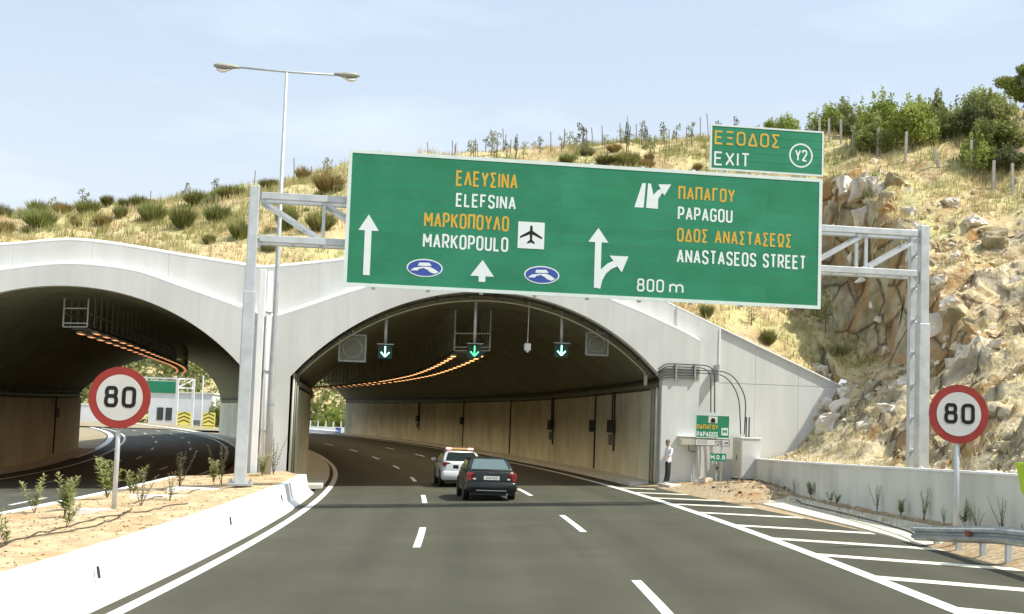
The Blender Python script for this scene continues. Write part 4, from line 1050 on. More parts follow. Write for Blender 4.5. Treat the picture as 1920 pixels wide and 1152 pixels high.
MB().bx(-.32, 1.25, -.75, -.44, -.17, .17).build('housing', 'cabinet_side', t, bevel=.01); MB().bx(-.34, 1.27, -.77, -.43, .172, .20).build('lit_lid', 'white_concrete', t)  # lid whiter than the box: sunlight on its top put into the colour
for x in (.35, .62): MB().tube([(x, -.5, -.17), (x, -.5, -1.75)], .04, 8).build('conduit', 'galvanised', t)
MB().tube(bend([(.1, -.6, -.17), (.1, -.6, -.42), (.4, -.6, -.42)], .15), .02, 5).build('cable', 'black_cable', t)
t = thing('control_cabinet', FW(3.02, -.75, 0.72), TH, 'tall white electrical control cabinet at the end of retaining wall', 'cabinet')
MB().bx(-.30, .52, -.35, .75, 0, 1.62).build('housing', 'cabinet', t, bevel=.015)
MB().bx(-.34, .56, -.39, .79, 1.622, 1.68).build('roof', 'white_concrete', t, bevel=.01)
MB().bx(-.312, -.301, -.26, .66, .1, 1.52).build('shaded_side_door', 'cabinet_side', t)  # left face painted darker beige to stand for its shade
MB().bx(-.26, .48, -.362, -.352, .08, 1.54).build('front_panel', 'cabinet', t)
MB().bx(-.325, -.313, .12, .18, .75, .95).build('handle', 'dark_metal', t)
MB().bx(-.34, .56, -.37, .77, -.05, -.002).build('base_frame', 'dark_metal', t); MB().bx(-.30, .52, -.33, .73, -.42, -.051).build('plinth', 'wall_concrete', t)
for x in (.0, .12): MB().tube([(x, -.05, 1.68), (x, -.05, 2.5)], .03, 6).build('conduit', 'black_cable', t)
MB().bx(.30, .98, -.75, -.40, -.38, -.14).build('plinth_block', 'cabinet_side', t)
for x in (.66, .82): MB().tube([(x, -.762, -.25), (x, -.751, -.25)], .05, 10).build('port', 'sign_black', t)
# lime plastic tub showing at the edge of the picture
t = thing('lime_bin', (9.47, 25.0, .3), 0, 'lime green plastic bin on a post behind guard rail at far right', 'bin')
rings = []
for z, w in ((1.30, .17), (1.36, .19), (1.80, .26), (1.82, .285), (1.87, .285)): rings.append([(w * a, w * b, z) for a, b in SR(-1, 1, -1, 1, .3)[:-1]])
MB().loft(rings).build('tub', 'lime', t, smooth=False); MB().tube([(0, .32, -.4), (0, .32, 1.85)], .035, 8).build('post', 'galvanised', t); MB().bx(-.06, .06, .2, .34, 1.45, 1.55).build('bracket', 'dull_steel', t)

# ------------------------------------------------------------------ cars
def rrect(hx, y0, y1, z, r, n=4):
    o = []
    for cx, cy, a in ((hx - r, y1 - r, 0), (-hx + r, y1 - r, 90), (-hx + r, y0 + r, 180), (hx - r, y0 + r, 270)):
        for k in range(n + 1): o.append(Vector((cx + r * math.cos(R(a + 90 * k / n)), cy + r * math.sin(R(a + 90 * k / n)), z)))
    return o
def sec(y, w, z0, z1, r=.12, n=4, tum=.05):
    o = []
    for cx, cz, a in ((w - r, z1 - r, 0), (-w + r, z1 - r, 90), (-w + r, z0 + r, 180), (w - r, z0 + r, 270)):
        for k in range(n + 1):
            x = cx + r * math.cos(R(a + 90 * k / n)); z = cz + r * math.sin(R(a + 90 * k / n))
            k2 = (z - z0) / (z1 - z0); x *= 1 - tum * max(0, k2 - .55) / .45 - .03 * max(0, .3 - k2) / .3
            o.append(Vector((x, y, z)))
    return o
def car(name, loc, rz, label, paint, S, G, glass, extras):
    t = thing(name, loc, rz, label, 'car')
    MB().loft([sec(*s_) for s_ in S]).build('body', paint, t, smooth=True)
    MB().loft([rrect(*g_) for g_ in G]).build('roof', paint, t, smooth=True)
    def edge(zq, rear=True):
        for a, b in zip(G, G[1:]):
            if a[3] <= zq <= b[3]:
                k = (zq - a[3]) / (b[3] - a[3]); return a[0] + (b[0] - a[0]) * k, (a[1] + (b[1] - a[1]) * k) if rear else (a[2] + (b[2] - a[2]) * k)
        return G[-1][0], G[-1][1]
    zl, zh = G[0][3] + .06, G[-2][3] - .025
    zs = frange(zl, zh, 5)
    for rear, nm in ((True, 'rear_window'), (False, 'windscreen')):
        A, B = [], []
        for z in zs:
            w, y = edge(z, rear); e = -.012 if rear else .012
            A.append((-(w - .13), y + e, z)); B.append((w - .13, y + e, z))
        MB().strip(A, B).build(nm, glass, t)
        if rear:
            for sx in (-1, 1): MB().tube([(sx * (edge(z)[0] - .12), edge(z)[1] - .014, z) for z in zs], .012, 5).build('window_seal', 'bumper_black', t)
    for sx in (-1, 1):
        for u0_, u1_ in ((.14, .46), (.50, .84)):
            A, B = [], []
            for z in zs:
                w, y = edge(z); y2 = edge(z, False)[1]; A.append((sx * (w + .008), y + (y2 - y) * u0_, z)); B.append((sx * (w + .008), y + (y2 - y) * u1_, z))
            MB().strip(A, B).build('side_window', 'car_glass', t)
        m = MB(); m.box((sx * (S[3][1] + .11), G[0][2] - .45, G[0][3] + .07), (.20, .10, .13)); m.build('mirror', paint, t, bevel=.03)
    for sx in (-1, 1):
        for y in (-1.30, 1.32):
            n = 20; xw = sx * (S[3][1] - .10); rr_ = .31
            prof = [(-.10, .20), (-.10, .28), (-.07, .31), (.07, .31), (.10, .28), (.10, .20)]
            rings = [[Vector((xw + a, y + b * math.cos(2 * math.pi * k / n), .31 + b * math.sin(2 * math.pi * k / n))) for a, b in prof] for k in range(n + 1)]
            wh = MB().loft(rings, caps=False).build('wheel', 'rubber', t, smooth=True)
            MB().tube([(xw - sx * .06, y, .31), (xw + sx * .085, y, .31)], .20, 16).build('rim', 'rim_metal', wh)
            MB().tube([(xw - sx * .02, y, .33), (xw + sx * .102, y, .33)], .36, 18).build('wheel_arch', 'bumper_black', t)
    extras(t, edge)
    return t
def common_rear(t, yr, w, zl, paint, tail, plate_z, plate_w=.52):
    # bumper with underside, plate, lamps in two pieces each, boot seam, reverse strip, exhaust
    MB().loft([sec(yr - .10, w * .90, .30, .60, .10, tum=0), sec(yr - .04, w * .985, .27, .64, .12, tum=0), sec(yr + .30, w * 1.005, .27, .64, .12, tum=0)]).build('bumper', paint, t, smooth=True)
    MB().bx(-w * .8, w * .8, yr - .06, yr + .3, .20, .30).build('valance', 'bumper_black', t)
def dark_extras(t, edge):
    yr, w = -2.22, .865
    common_rear(t, yr, w, .9, 'black_paint', 'tail_red', .77)
    MB().bx(-.26, .26, yr - .045, yr - .03, .70, .82).build('number_plate', 'plate_white', t)
    for x in (-.17, -.11, -.05, .03, .09, .15): MB().bx(x, x + .035, yr - .049, yr - .046, .735, .785).build('plate_mark', 'panel_grey', t)
    for sx in (-1, 1):
        lm = MB().prism([(sx * .50, .68), (sx * .80, .66), (sx * .83, .74), (sx * .82, .92), (sx * .55, .92)][::sx], yr - .04, yr + .10).build('tail_light', 'tail_red', t, bevel=.015)
        MB().bx(min(sx * .56, sx * .80), max(sx * .56, sx * .80), yr - .046, yr - .041, .80, .83).build('lens_band', 'tail_dark', lm)
        MB().bx(min(sx * .52, sx * .62), max(sx * .52, sx * .62), yr - .047, yr - .041, .70, .75).build('reverse_lens', 'clear_lens', lm)
    MB().loft([sec(-2.21, .60, .985, 1.02, .012, tum=0), sec(-2.10, .66, .99, 1.045, .012, tum=0), sec(-1.98, .66, .99, 1.02, .012, tum=0)]).build('boot_lip', 'black_paint', t, smooth=True)
    for k in range(4):
        n = 16; cx = -.075 + .05 * k; MB().tube([(cx + .034 * math.cos(2 * math.pi * j / n), yr - .02, .90 + .034 * math.sin(2 * math.pi * j / n)) for j in range(n + 1)], .006, 4, False).build('boot_emblem', 'rim_metal', t)
    MB().bx(-.50, .50, yr - .108, yr - .095, .335, .365).build('bumper_strip', 'rim_metal', t)
    MB().tube([(.52, yr - .12, .24), (.52, yr + .2, .26)], .035, 8).build('exhaust', 'rim_metal', t)
    for x in (-.72, -.66): MB().bx(x, x + .02, yr - .03, yr, .55, .6).build('reflector', 'tail_dark', t) if x < -.7 else None
SED = [(-2.26, .70, .40, .90, .10), (-2.22, .80, .30, .985, .13), (-2.05, .85, .24, 1.02, .14), (-1.5, .865, .22, 1.03, .14), (-.6, .868, .22, .97, .13), (.5, .868, .22, .955, .13), (1.3, .86, .22, .93, .13), (1.9, .82, .24, .80, .13), (2.2, .70, .32, .66, .12)]
GRD = [(.80, -1.84, 1.30, .93, .10), (.745, -1.55, .98, 1.10, .12), (.665, -1.22, .62, 1.30, .15), (.60, -1.08, .46, 1.375, .18), (.50, -.95, .30, 1.405, .2)]
def seat_of(x, Y): return (x, Y, zroad(x, Y) + .002)
car('car', seat_of(-.72, 48.4), ang(48.4) + .035, 'black saloon car entering the tunnel, nearest the camera', 'black_paint', SED, GRD, 'car_glass_pale', dark_extras)
def white_extras(t, edge):
    yr, w = -2.22, .865
    common_rear(t, yr, w, .9, 'white_paint', 'tail_dark', .80)
    MB().bx(-.26, .26, yr - .045, yr - .03, .74, .85).build('number_plate', 'plate_white', t)
    for sx in (-1, 1):
        MB().prism([(sx * .44, .83), (sx * .78, .80), (sx * .84, .90), (sx * .80, 1.0), (sx * .58, .98), (sx * .46, .92)][::sx], yr - .035, yr + .12).build('tail_light', 'tail_dark', t, bevel=.015)
    for x in (-.30, -.2, -.1, .04, .14): MB().bx(x, x + .05, yr - .012, yr + .02, .90, .95).build('boot_letter', 'sign_blue', t)
    bar = MB().bx(-.56, .56, -.62, -.36, 1.44, 1.47).build('beacon_bar', 'bumper_black', t)
    for x0, x1, mt_ in ((-.56, -.34, 'beacon_red'), (-.30, .30, 'beacon_amber'), (.34, .56, 'beacon_red')): MB().bx(x0, x1, -.63, -.35, 1.472, 1.545).build('beacon', mt_, bar, bevel=.03)
G2 = [(g_[0], g_[1] - .05, g_[2], g_[3] + .02, g_[4]) for g_ in GRD]
car('car', seat_of(-2.02, 58.2), ang(58) + .03, 'white patrol car with red and amber roof beacons ahead of black car', 'white_paint', SED, G2, 'car_glass', white_extras)

# ------------------------------------------------------------------ the man on the footway
def person():
    base = FW(-.28, -1.0, fzb(-.2) + .13)
    V = {}; E_ = []
    def v(nm, x, y, z, r, frm=None):
        V[nm] = (len(V), (x, y, z), r)
        if frm: E_.append((V[frm][0], V[nm][0]))
    v('pelvis', 0, 0, .93, .145); v('waist', 0, 0, 1.08, .14, 'pelvis'); v('chest', .0, .0, 1.32, .155, 'waist'); v('neckb', -.01, 0, 1.47, .085, 'chest'); v('neck', -.03, 0, 1.54, .055, 'neckb')
    v('jaw', -.045, 0, 1.60, .078, 'neck'); v('brow', -.04, 0, 1.68, .088, 'jaw'); v('crown', -.03, 0, 1.735, .062, 'brow')
    for nm, hx, hy, kx, ky, fx, fy, tx in (('a', -.07, -.06, -.13, -.12, -.20, -.08, -.34), ('b', .08, .06, .10, .06, .10, .10, -.05)):
        v('hip' + nm, hx, hy, .86, .115, 'pelvis'); v('knee' + nm, kx, ky, .49, .088, 'hip' + nm); v('calf' + nm, (kx + fx) / 2 + .01, (ky + fy) / 2, .30, .080, 'knee' + nm)
        v('ankle' + nm, fx, fy, .10, .066, 'calf' + nm); v('toe' + nm, tx + .04, fy - .03, .045, .042, 'ankle' + nm)
    v('sha', .03, -.20, 1.41, .068, 'chest'); v('ela', -.08, -.25, 1.16, .05, 'sha'); v('wra', -.22, -.20, 1.06, .032, 'ela'); v('paa', -.29, -.18, 1.06, .034, 'wra')
    v('shb', .05, .19, 1.41, .068, 'chest'); v('elb', .25, .24, 1.17, .05, 'shb'); v('wrb', .16, .12, 1.00, .032, 'elb'); v('pab', .11, .08, .965, .034, 'wrb')
    for hnd, d in (('a', (-1, 0, -.25)), ('b', (-.8, -.5, -.5))):
        px, py, pz = V['pa' + hnd][1]; D = Vector(d).normalized(); S_ = D.cross(Vector((0, 0, 1))).normalized()
        for k, (of, ln) in enumerate(((-.024, .055), (-.008, .065), (.008, .062), (.024, .048))):
            a = Vector((px, py, pz)) + D * .03 + S_ * of; b = a + D * ln * .6; c_ = b + (D + Vector((0, 0, -.8))).normalized() * ln * .45
            v(f'f{hnd}{k}0', *a, .0095, 'pa' + hnd); v(f'f{hnd}{k}1', *b, .009, f'f{hnd}{k}0'); v(f'f{hnd}{k}2', *c_, .008, f'f{hnd}{k}1')
        a = Vector((px, py, pz)) - D * .01 + S_ * .035 + Vector((0, 0, .01)); v(f'f{hnd}t0', *a, .011, 'pa' + hnd); v(f'f{hnd}t1', *(a + D * .04 + S_ * .015), .009, f'f{hnd}t0')
    me = bpy.data.meshes.new('person'); me.from_pydata([q[1] for q in V.values()], E_, [])
    o = bpy.data.objects.new('person', me); link(o)
    md = o.modifiers.new('skin', 'SKIN'); md.use_smooth_shade = True; md.branch_smoothing = .4
    for (i, _, r_), sv in zip(V.values(), me.skin_vertices[0].data):
        sv.radius = (r_, r_); sv.use_root = (i == 0)
    # shoulders and hips wider than deep
    sd_ = me.skin_vertices[0].data; sd_[V['chest'][0]].radius = (.20, .12); sd_[V['pelvis'][0]].radius = (.16, .12); sd_[V['waist'][0]].radius = (.16, .115)
    o.modifiers.new('sub', 'SUBSURF').levels = 2; o.modifiers['sub'].render_levels = 2
    dg = bpy.context.evaluated_depsgraph_get(); me2 = bpy.data.meshes.new_from_object(o.evaluated_get(dg)); me2.name = 'person'
    o.modifiers.clear(); o.data = me2; me2.materials.clear()
    for m_ in ('trousers', 'shirt', 'skin', 'shoe', 'sign_black'): me2.materials.append(M[m_])
    for f in me2.polygons:
        c_ = f.center; i = 0
        if c_.z < .085: i = 3
        elif c_.z > 1.50 or c_.x < -.16 and c_.z > .93 or (c_.z < 1.06 and c_.z > .9 and abs(c_.y) > .075 and (c_.x > .155 or c_.x < -.15)): i = 2
        elif c_.z > .885: i = 1
        if c_.z > 1.25 and abs(c_.y) > .17 and c_.z < 1.5: i = 1
        f.material_index = i
    me2.shade_smooth()
    o.location = base; o.rotation_euler = (0, 0, R(35)); tag(o, 'person in white shirt and dark trousers standing at right tunnel corner', 'person')
    # hair cap, eyes, nose, ears, mouth
    bm = bmesh.new(); bmesh.ops.create_icosphere(bm, subdivisions=3, radius=.098)
    for q in list(bm.verts):
        if q.co.z < -.03 - q.co.x * .55: bm.verts.remove(q)
    hm = bpy.data.meshes.new('hair'); bm.to_mesh(hm); bm.free(); hm.materials.append(M['hair']); hm.shade_smooth()
    h = link(bpy.data.objects.new('hair', hm), o); h.location = (-.025, 0, 1.69); h.scale = (1.02, .92, 1)
    for sy in (-1, 1):
        MB().tube([(-.118, sy * .032, 1.675), (-.126, sy * .032, 1.675)], .011, 8).build('eye', 'sign_black', o)
        MB().box((-.03, sy * .083, 1.655), (.035, .018, .055)).build('ear', 'skin', o, bevel=.008)
    MB().prism([(-.11, 1.672), (-.15, 1.632), (-.11, 1.628)], -.014, .014).build('nose', 'skin', o, bevel=.004)
    MB().box((-.118, 0, 1.598), (.014, .045, .010)).build('mouth', 'tail_dark', o)
person()

# ------------------------------------------------------------------ vegetation
# places on the hillside in metres: x, y, then height and width
BROOM = [(-23.24,62.9,0.73,0.73,1),(-22.56,63.7,0.34,0.44,0),(-22.24,64.3,0.99,1.24,0),(-25.01,72.0,0.72,1.0,0),(-23.53,71.5,0.6,0.71,1),(-20.69,64.9,0.5,0.45,1),(-21.77,70.1,0.81,1.08,0),(-19.71,65.8,0.71,0.81,1),(-21.29,71.6,0.55,0.72,0),(-19.35,67.4,0.73,0.78,0),(-20.48,71.9,0.61,0.61,0),(-17.62,66.9,1.03,0.9,0),(-15.28,63.2,1.02,1.17,0),(-16.9,72.4,0.78,1.0,0),(-13.0,58.6,0.5,0.45,0),(-14.07,64.9,1.15,1.15,0),(-14.88,71.5,0.71,1.1,0),(-11.93,59.9,0.97,1.06,0),(-13.52,74.9,0.58,0.86,0),(-10.31,58.1,0.54,0.49,0),(-9.99,60.1,1.27,0.92,0),(-8.47,59.9,1.04,1.06,0),(-9.31,68.2,1.15,1.21,1),(-11.87,76.1,0.76,0.7,1),(2.76,75.6,0.64,0.76,0),(3.93,77.0,0.53,0.71,0),(4.88,75.2,0.64,1.04,0),(5.98,75.0,0.81,1.21,0),(8.6,61.0,0.61,0.66,0),(11.39,61.3,0.66,0.61,0),(14.63,61.7,0.66,0.57,0)]
SAP = [(-26.11,77.3,0.83,0.65),(-22.55,71.5,1.21,0.77),(-18.65,77.5,1.01,0.66),(-16.88,76.9,0.95,0.59),(-9.95,71.9,1.38,0.77),(-2.48,77.8,0.9,0.42),(-0.62,77.3,1.13,0.48),(0.34,77.3,0.71,0.42),(1.28,78.1,1.14,0.36),(2.54,78.6,1.03,0.42),(3.68,78.7,1.82,0.79),(5.07,79.5,0.92,0.37),(7.45,76.6,1.77,0.77),(8.78,82.4,1.33,0.7),(9.18,79.2,1.34,0.55),(10.07,79.1,1.52,0.67),(-1.31,77.2,0.71,0.48),(10.76,62.0,0.91,0.52),(14.36,63.2,2.31,0.83),(12.0,81.2,1.12,0.75),(14.18,88.9,1.37,0.55)]
CYP = [(-0.08,77.3,1.43,0.21),(6.21,77.8,1.97,0.21),(7.55,80.9,1.06,0.28),(3.96,79.6,0.67,0.28)]
STAKE = [(-20.73,78.0,0.66),(-14.92,78.2,0.84),(-12.48,77.0,1.36),(-10.85,72.7,0.84),(-12.39,73.5,0.45),(-5.2,79.5,0.73),(-3.62,79.0,0.73),(-1.19,77.2,1.01),(1.9,78.5,1.27),(2.63,78.6,1.45),(3.8,78.8,1.52),(4.38,80.0,1.17),(4.92,79.5,1.41),(6.01,79.7,1.29),(6.45,79.4,1.16),(7.01,80.9,1.12),(8.7,78.4,1.36),(9.67,78.1,1.32),(11.35,85.1,1.44),(11.71,84.1,1.49),(7.44,81.1,0.56),(-0.44,77.4,1.13),(-2.26,77.6,0.84),(12.3,84.1,0.97)]
POST = [(17.49,79.2,1.4),(18.26,77.2,1.48),(18.34,74.7,1.38),(18.97,72.1,1.55),(19.31,68.1,1.57),(20.42,66.3,0.87),(21.68,65.4,1.56),(21.89,62.9,1.5),(22.34,61.7,1.47),(17.8,78.1,1.38)]
BUSH = [(19.9,85.6,1.51,1.32,0),(19.21,78.9,1.21,1.34,0),(19.73,75.0,2.77,2.31,2),(20.71,71.7,2.43,2.32,2),(22.5,72.7,1.57,1.57,1),(23.8,71.5,2.09,1.93,0),(23.32,66.3,2.35,2.35,1),(22.08,65.6,1.61,1.51,2),(17.09,88.7,1.91,1.57,2),(18.2,88.2,1.36,1.36,2),(15.45,87.3,1.01,1.34,1),(23.21,64.7,1.24,1.49,0)]
PINE = [(26.09,70.6,3.53,2.99)]
ROCK = [(15.77,68.6,0.77,1.57,1),(16.15,67.4,0.75,1.23,0),(16.38,65.3,0.89,1.58,0),(16.68,64.9,0.85,1.19,0),(16.74,62.1,0.89,1.22,1),(17.07,64.3,0.63,0.71,0),(17.63,64.0,0.83,0.63,1),(17.77,61.5,0.88,0.81,0),(19.28,64.6,0.51,0.42,0),(19.47,61.6,0.81,0.6,0),(19.94,59.4,0.97,0.59,0),(20.02,57.3,1.16,0.94,1),(23.61,65.8,1.16,0.94,0),(23.2,67.6,0.53,0.44,0),(19.38,74.2,1.07,0.29,0),(13.73,60.6,0.91,0.67,0),(13.95,60.0,0.59,0.59,0),(13.42,60.8,0.4,0.31,0),(13.39,58.1,0.99,0.65,0),(13.84,57.4,0.56,0.45,0),(13.02,58.3,0.77,0.57,0),(18.11,56.2,0.55,0.48,0),(17.21,51.2,1.0,0.94,1),(17.3,49.2,0.54,0.38,0),(14.72,42.3,0.36,0.22,0),(15.26,53.3,0.77,0.52,0),(15.27,51.6,0.51,0.44,0),(14.05,51.8,0.75,0.44,0),(13.57,53.4,0.53,0.38,0),(12.65,38.9,0.64,0.51,1),(12.05,35.0,0.5,0.57,0),(12.7,35.7,0.47,0.31,0),(12.74,34.7,0.38,0.34,0),(13.81,43.8,0.29,0.2,0)]
ORD = 'first second third fourth fifth sixth seventh eighth ninth tenth eleventh twelfth thirteenth fourteenth fifteenth sixteenth seventeenth eighteenth nineteenth twentieth'.split()
TENS = ('', 'twent', 'thirt', 'fort', 'fift', 'sixt', 'sevent')
def ordn(i):
    if i < 20: return ORD[i]
    a, b = divmod(i + 1, 10); return TENS[a - 1] + 'ieth' if b == 0 else TENS[a - 1] + 'y-' + ORD[b - 1]
def sprout_mesh(name, n, mt, seed, spread=1.0, wid=.035, curve=.12, leafy=False):
    """unit shrub of upright twigs: height about 1, width about 1"""
    g_ = np.random.default_rng(seed); V = []; Fc = []
    for i in range(n):
        a = g_.uniform(0, 2 * np.pi); rr_ = np.sqrt(g_.uniform(0, 1)) ; br = rr_ * .22
        b = np.array([br * np.cos(a), br * np.sin(a), 0.0]); tilt = rr_ * .95 * spread + g_.normal(0, .10)
        L = (1.0 - .28 * rr_ ** 2) * g_.uniform(.50, 1.16)
        d = np.array([np.sin(tilt) * np.cos(a), np.sin(tilt) * np.sin(a), np.cos(tilt)]); s0 = g_.uniform(.15, .65)
        p0 = b + d * L * s0 * .6; p1 = b + d * L + np.array([0, 0, curve * rr_])
        sd_ = np.cross(d, g_.normal(size=3)); sd_ /= np.linalg.norm(sd_) + 1e-6
        w = wid * g_.uniform(.5, 1.2); k = len(V)
        mid = (p0 + p1) / 2 + sd_ * g_.normal(0, .02)
        V += [p0 - sd_ * w * .4, p0 + sd_ * w * .4, mid + sd_ * w * .5, p1, mid - sd_ * w * .5]
        Fc += [(k, k + 1, k + 2), (k, k + 2, k + 4), (k + 4, k + 2, k + 3)]
    me = npmesh(name, V, Fc, mt, 3); return me
def leaf_mesh(name, blobs, n, size, mt, seed, asp=1.6):
    """leaf quads spread through a set of ellipsoid clumps: (x,y,z,rx,ry,rz)"""
    g_ = np.random.default_rng(seed); V = []; Fc = []
    vol = np.array([b[3] * b[4] * b[5] for b in blobs]); cnt = np.maximum(6, (n * vol ** .8 / (vol ** .8).sum())).astype(int)
    for b, c_ in zip(blobs, cnt):
        for i in range(c_):
            q = g_.normal(size=3); q /= np.linalg.norm(q); r_ = g_.uniform(.35, 1) ** .5 * g_.uniform(.82, 1.12)
            c0 = np.array(b[:3]) + q * np.array(b[3:6]) * r_
            u = g_.normal(size=3) + q * .8 + np.array([0, 0, .3]); u /= np.linalg.norm(u); w = np.cross(u, g_.normal(size=3)); w /= np.linalg.norm(w)
            s_ = size * g_.uniform(.6, 1.35); k = len(V)
            V += [c0 - u * s_ * asp * .5, c0 + w * s_ * .4, c0 + u * s_ * asp * .5, c0 - w * s_ * .4]; Fc += [(k, k + 1, k + 2, k + 3)]
    return npmesh(name, V, Fc, mt, 4)
def put(me, name, loc, rz, sc_, par=None):
    o = bpy.data.objects.new(name, me); o.location = loc; o.rotation_euler = (0, 0, rz); o.scale = sc_; return link(o, par)
GRV = [sprout_mesh('twigs', (1300, 800, 1500, 700, 1000, 600, 1200)[i], ('broom_green', 'broom_green', 'leaf_grey', 'broom_green', 'leaf_mid', 'grass_green', 'broom_green')[i], 30 + i, (.8, .55, 1.05, .7, .95, .6, .85)[i], wid=(.030, .03, .026, .034, .03, .036, .028)[i], curve=(.12, .2, .05, .25, .1, .1, .15)[i]) for i in range(7)]
BRV = [sprout_mesh('twigs', 1000, 'broom_brown', 50 + i, .85, wid=.030) for i in range(2)]
stem_me = MB().tube([(0, 0, -.1), (0, 0, .5)], [.06, .03], 6).mesh('stem', 'bark')
bx_ = random.Random(5)
BROOM = BROOM + [(bx_.uniform(-29, -15), bx_.uniform(68, 76), bx_.uniform(.35, .8), bx_.uniform(.5, 1.0), bx_.choice((0, 0, 1))) for k in range(16)] + [(bx_.uniform(4, 14), bx_.uniform(64, 78), bx_.uniform(.35, .7), bx_.uniform(.4, .8), bx_.choice((0, 1))) for k in range(8)] + [(bx_.uniform(-26, -8), bx_.uniform(60, 72), bx_.uniform(.2, .42), bx_.uniform(.25, .5), bx_.choice((0, 0, 1))) for k in range(12)]
BROOM = sorted(BROOM)
nl = nr_ = 0
for i, (x, Y, h, w, kd) in enumerate(BROOM):
    z = ground_at(x, Y)
    if x < -3: where = f'{ordn(nl)} low shrub from the left on the slope left of big sign'; nl += 1
    else: where = f'{ordn(nr_)} low shrub from the left on the slope right of the arrows'; nr_ += 1
    t = thing('shrub', (x, Y, z - .03), rng.uniform(0, 6.28), ('dry brownish ' if kd else 'green ') + where, 'shrub', 'shrubs on the slope above the tunnels')
    put((BRV if kd else GRV)[i % 2 if kd else (i * 5 + i // 3) % 7], 'foliage', (0, 0, 0), 0, (w * rng.uniform(.85, 1.2), w * rng.uniform(.8, 1.05), h * rng.uniform(.9, 1.12)), t)
    put(stem_me, 'stem', (0, 0, 0), 0, (w * .5, w * .5, h * .5), t)
# saplings
def sapling_mesh(seed, mt):
    g_ = random.Random(seed); bl = []
    for k in range(8):
        z = .35 + .62 * k / 8; a = g_.uniform(0, 6.28); r_ = .26 * (1 - .5 * abs(z - .6)) * g_.uniform(.4, 1.1); bl.append((r_ * math.cos(a), r_ * math.sin(a), z, .13, .13, .10))
    return leaf_mesh('crown', bl, 150, .06, mt, seed, 1.8)
SPM = [sapling_mesh(70 + i, ('leaf_grey', 'leaf_mid', 'leaf_grey', 'leaf_dark')[i]) for i in range(4)]
trunk_me = MB().tube([(0, 0, -.05), (.01, .01, .4), (-.01, .0, .95)], [.018, .014, .006], 5).mesh('trunk', 'bark')
sx_ = random.Random(8)
SAP = SAP + [(sx_.uniform(-3, 15), sx_.uniform(76, 84), sx_.uniform(.7, 1.5), sx_.uniform(.45, .75)) for k in range(16)]
STAKE = STAKE + [(sx_.uniform(-4, 15), sx_.uniform(77, 84), sx_.uniform(.8, 1.4)) for k in range(12)]
SAP = sorted(SAP)
for i, (x, Y, h, w) in enumerate(SAP):
    t = thing('sapling', (x, Y, ground_at(x, Y)), rng.uniform(0, 6), f'thin young planted tree, {ordn(i)} sapling from the left on the hillside', 'tree', 'saplings on the hillside')
    put(SPM[i % 4], 'crown', (0, 0, 0), 0, (max(w, .5) * 1.5, max(w, .5) * 1.5, h), t); put(trunk_me, 'trunk', (0, 0, 0), 0, (1.6, 1.6, h), t)
CYP_ME = leaf_mesh('crown', [(0, 0, .15 + .1 * k, .42 * math.sin(.35 + k * .30), .42 * math.sin(.35 + k * .30), .09) for k in range(9)], 260, .085, 'leaf_dark', 5, 1.4)
for i, (x, Y, h, w) in enumerate(sorted(CYP)):
    t = thing('cypress', (x, Y, ground_at(x, Y)), i, f'slim dark young cypress, {ordn(i)} from the left on the ridge', 'tree', 'young cypresses on the ridge')
    put(CYP_ME, 'crown', (0, 0, 0), 0, (w * 1.6, w * 1.6, h), t); put(trunk_me, 'trunk', (0, 0, 0), 0, (1.5, 1.5, h * .6), t)
stake_me = MB().tube([(0, 0, -.2), (.01, 0, .5), (0, .01, 1)], .022, 5).mesh('stake', 'stake_wood')
for i, (x, Y, h) in enumerate(sorted(STAKE)):
    o = put(stake_me, 'planting_stake', (x, Y, ground_at(x, Y)), 0, (1.2, 1.2, h)); o.rotation_euler = (rng.uniform(-.06, .06), rng.uniform(-.08, .08), 0)
    tag(o, f'thin wooden planting stake, {ordn(i)} stake from the left on the ridge', 'stake', 'planting stakes on the ridge')
post_me = MB().prism([(-.055, -.3), (.055, -.3), (.055, .98), (0, 1.0), (-.055, .98)], -.055, .055).mesh('post', 'fence_post')
for i, (x, Y, h) in enumerate(sorted(POST)):
    o = put(post_me, 'fence_post', (x, Y, ground_at(x, Y)), rng.uniform(0, 1.5), (1.05, 1.05, h)); o.rotation_euler = (rng.uniform(-.03, .03), -.28 if abs(h - .87) < .02 else rng.uniform(-.04, .04), 0)
    tag(o, ('short pale leaning fence post above the cliff' if abs(h - .87) < .02 else f'weathered grey fence post, {ordn(i)} from the left above the cliff'), 'fence post', 'fence posts above the cliff')
# bushes behind the fence
def bush_mesh(seed, mt, upright):
    g_ = random.Random(seed); bl = []
    for k in range(20):
        a = g_.uniform(0, 6.28); r_ = math.sqrt(g_.random()) * .38; z = g_.uniform(.18, .85 - r_ * .7); s_ = g_.uniform(.11, .2)
        bl.append((r_ * math.cos(a), r_ * math.sin(a), z, s_, s_, s_ * (1.5 if upright else .9)))
    for k in range(11): a = g_.uniform(0, 6.28); r_ = g_.uniform(.05, .4); bl.append((r_ * math.cos(a), r_ * math.sin(a), .90 - r_ * .4 + g_.uniform(0, .14), .045, .045, .15))
    return leaf_mesh('crown', bl, 3600, .042, mt, seed, 1.9)
BM = {0: [bush_mesh(81, 'leaf_dark', 0), bush_mesh(82, 'leaf_dark', 0)], 1: [bush_mesh(83, 'leaf_mid', 0), bush_mesh(84, 'leaf_mid', 0)], 2: [bush_mesh(85, 'leaf_bright', 1), bush_mesh(86, 'leaf_bright', 1)]}
limb = MB()
for a in range(5): limb.tube([(0, 0, -.1), (.10 * math.cos(a * 1.3), .10 * math.sin(a * 1.3), .3), (.28 * math.cos(a * 1.3), .28 * math.sin(a * 1.3), .7)], [.03, .022, .008], 5)
limb_me = limb.mesh('limbs', 'bark')
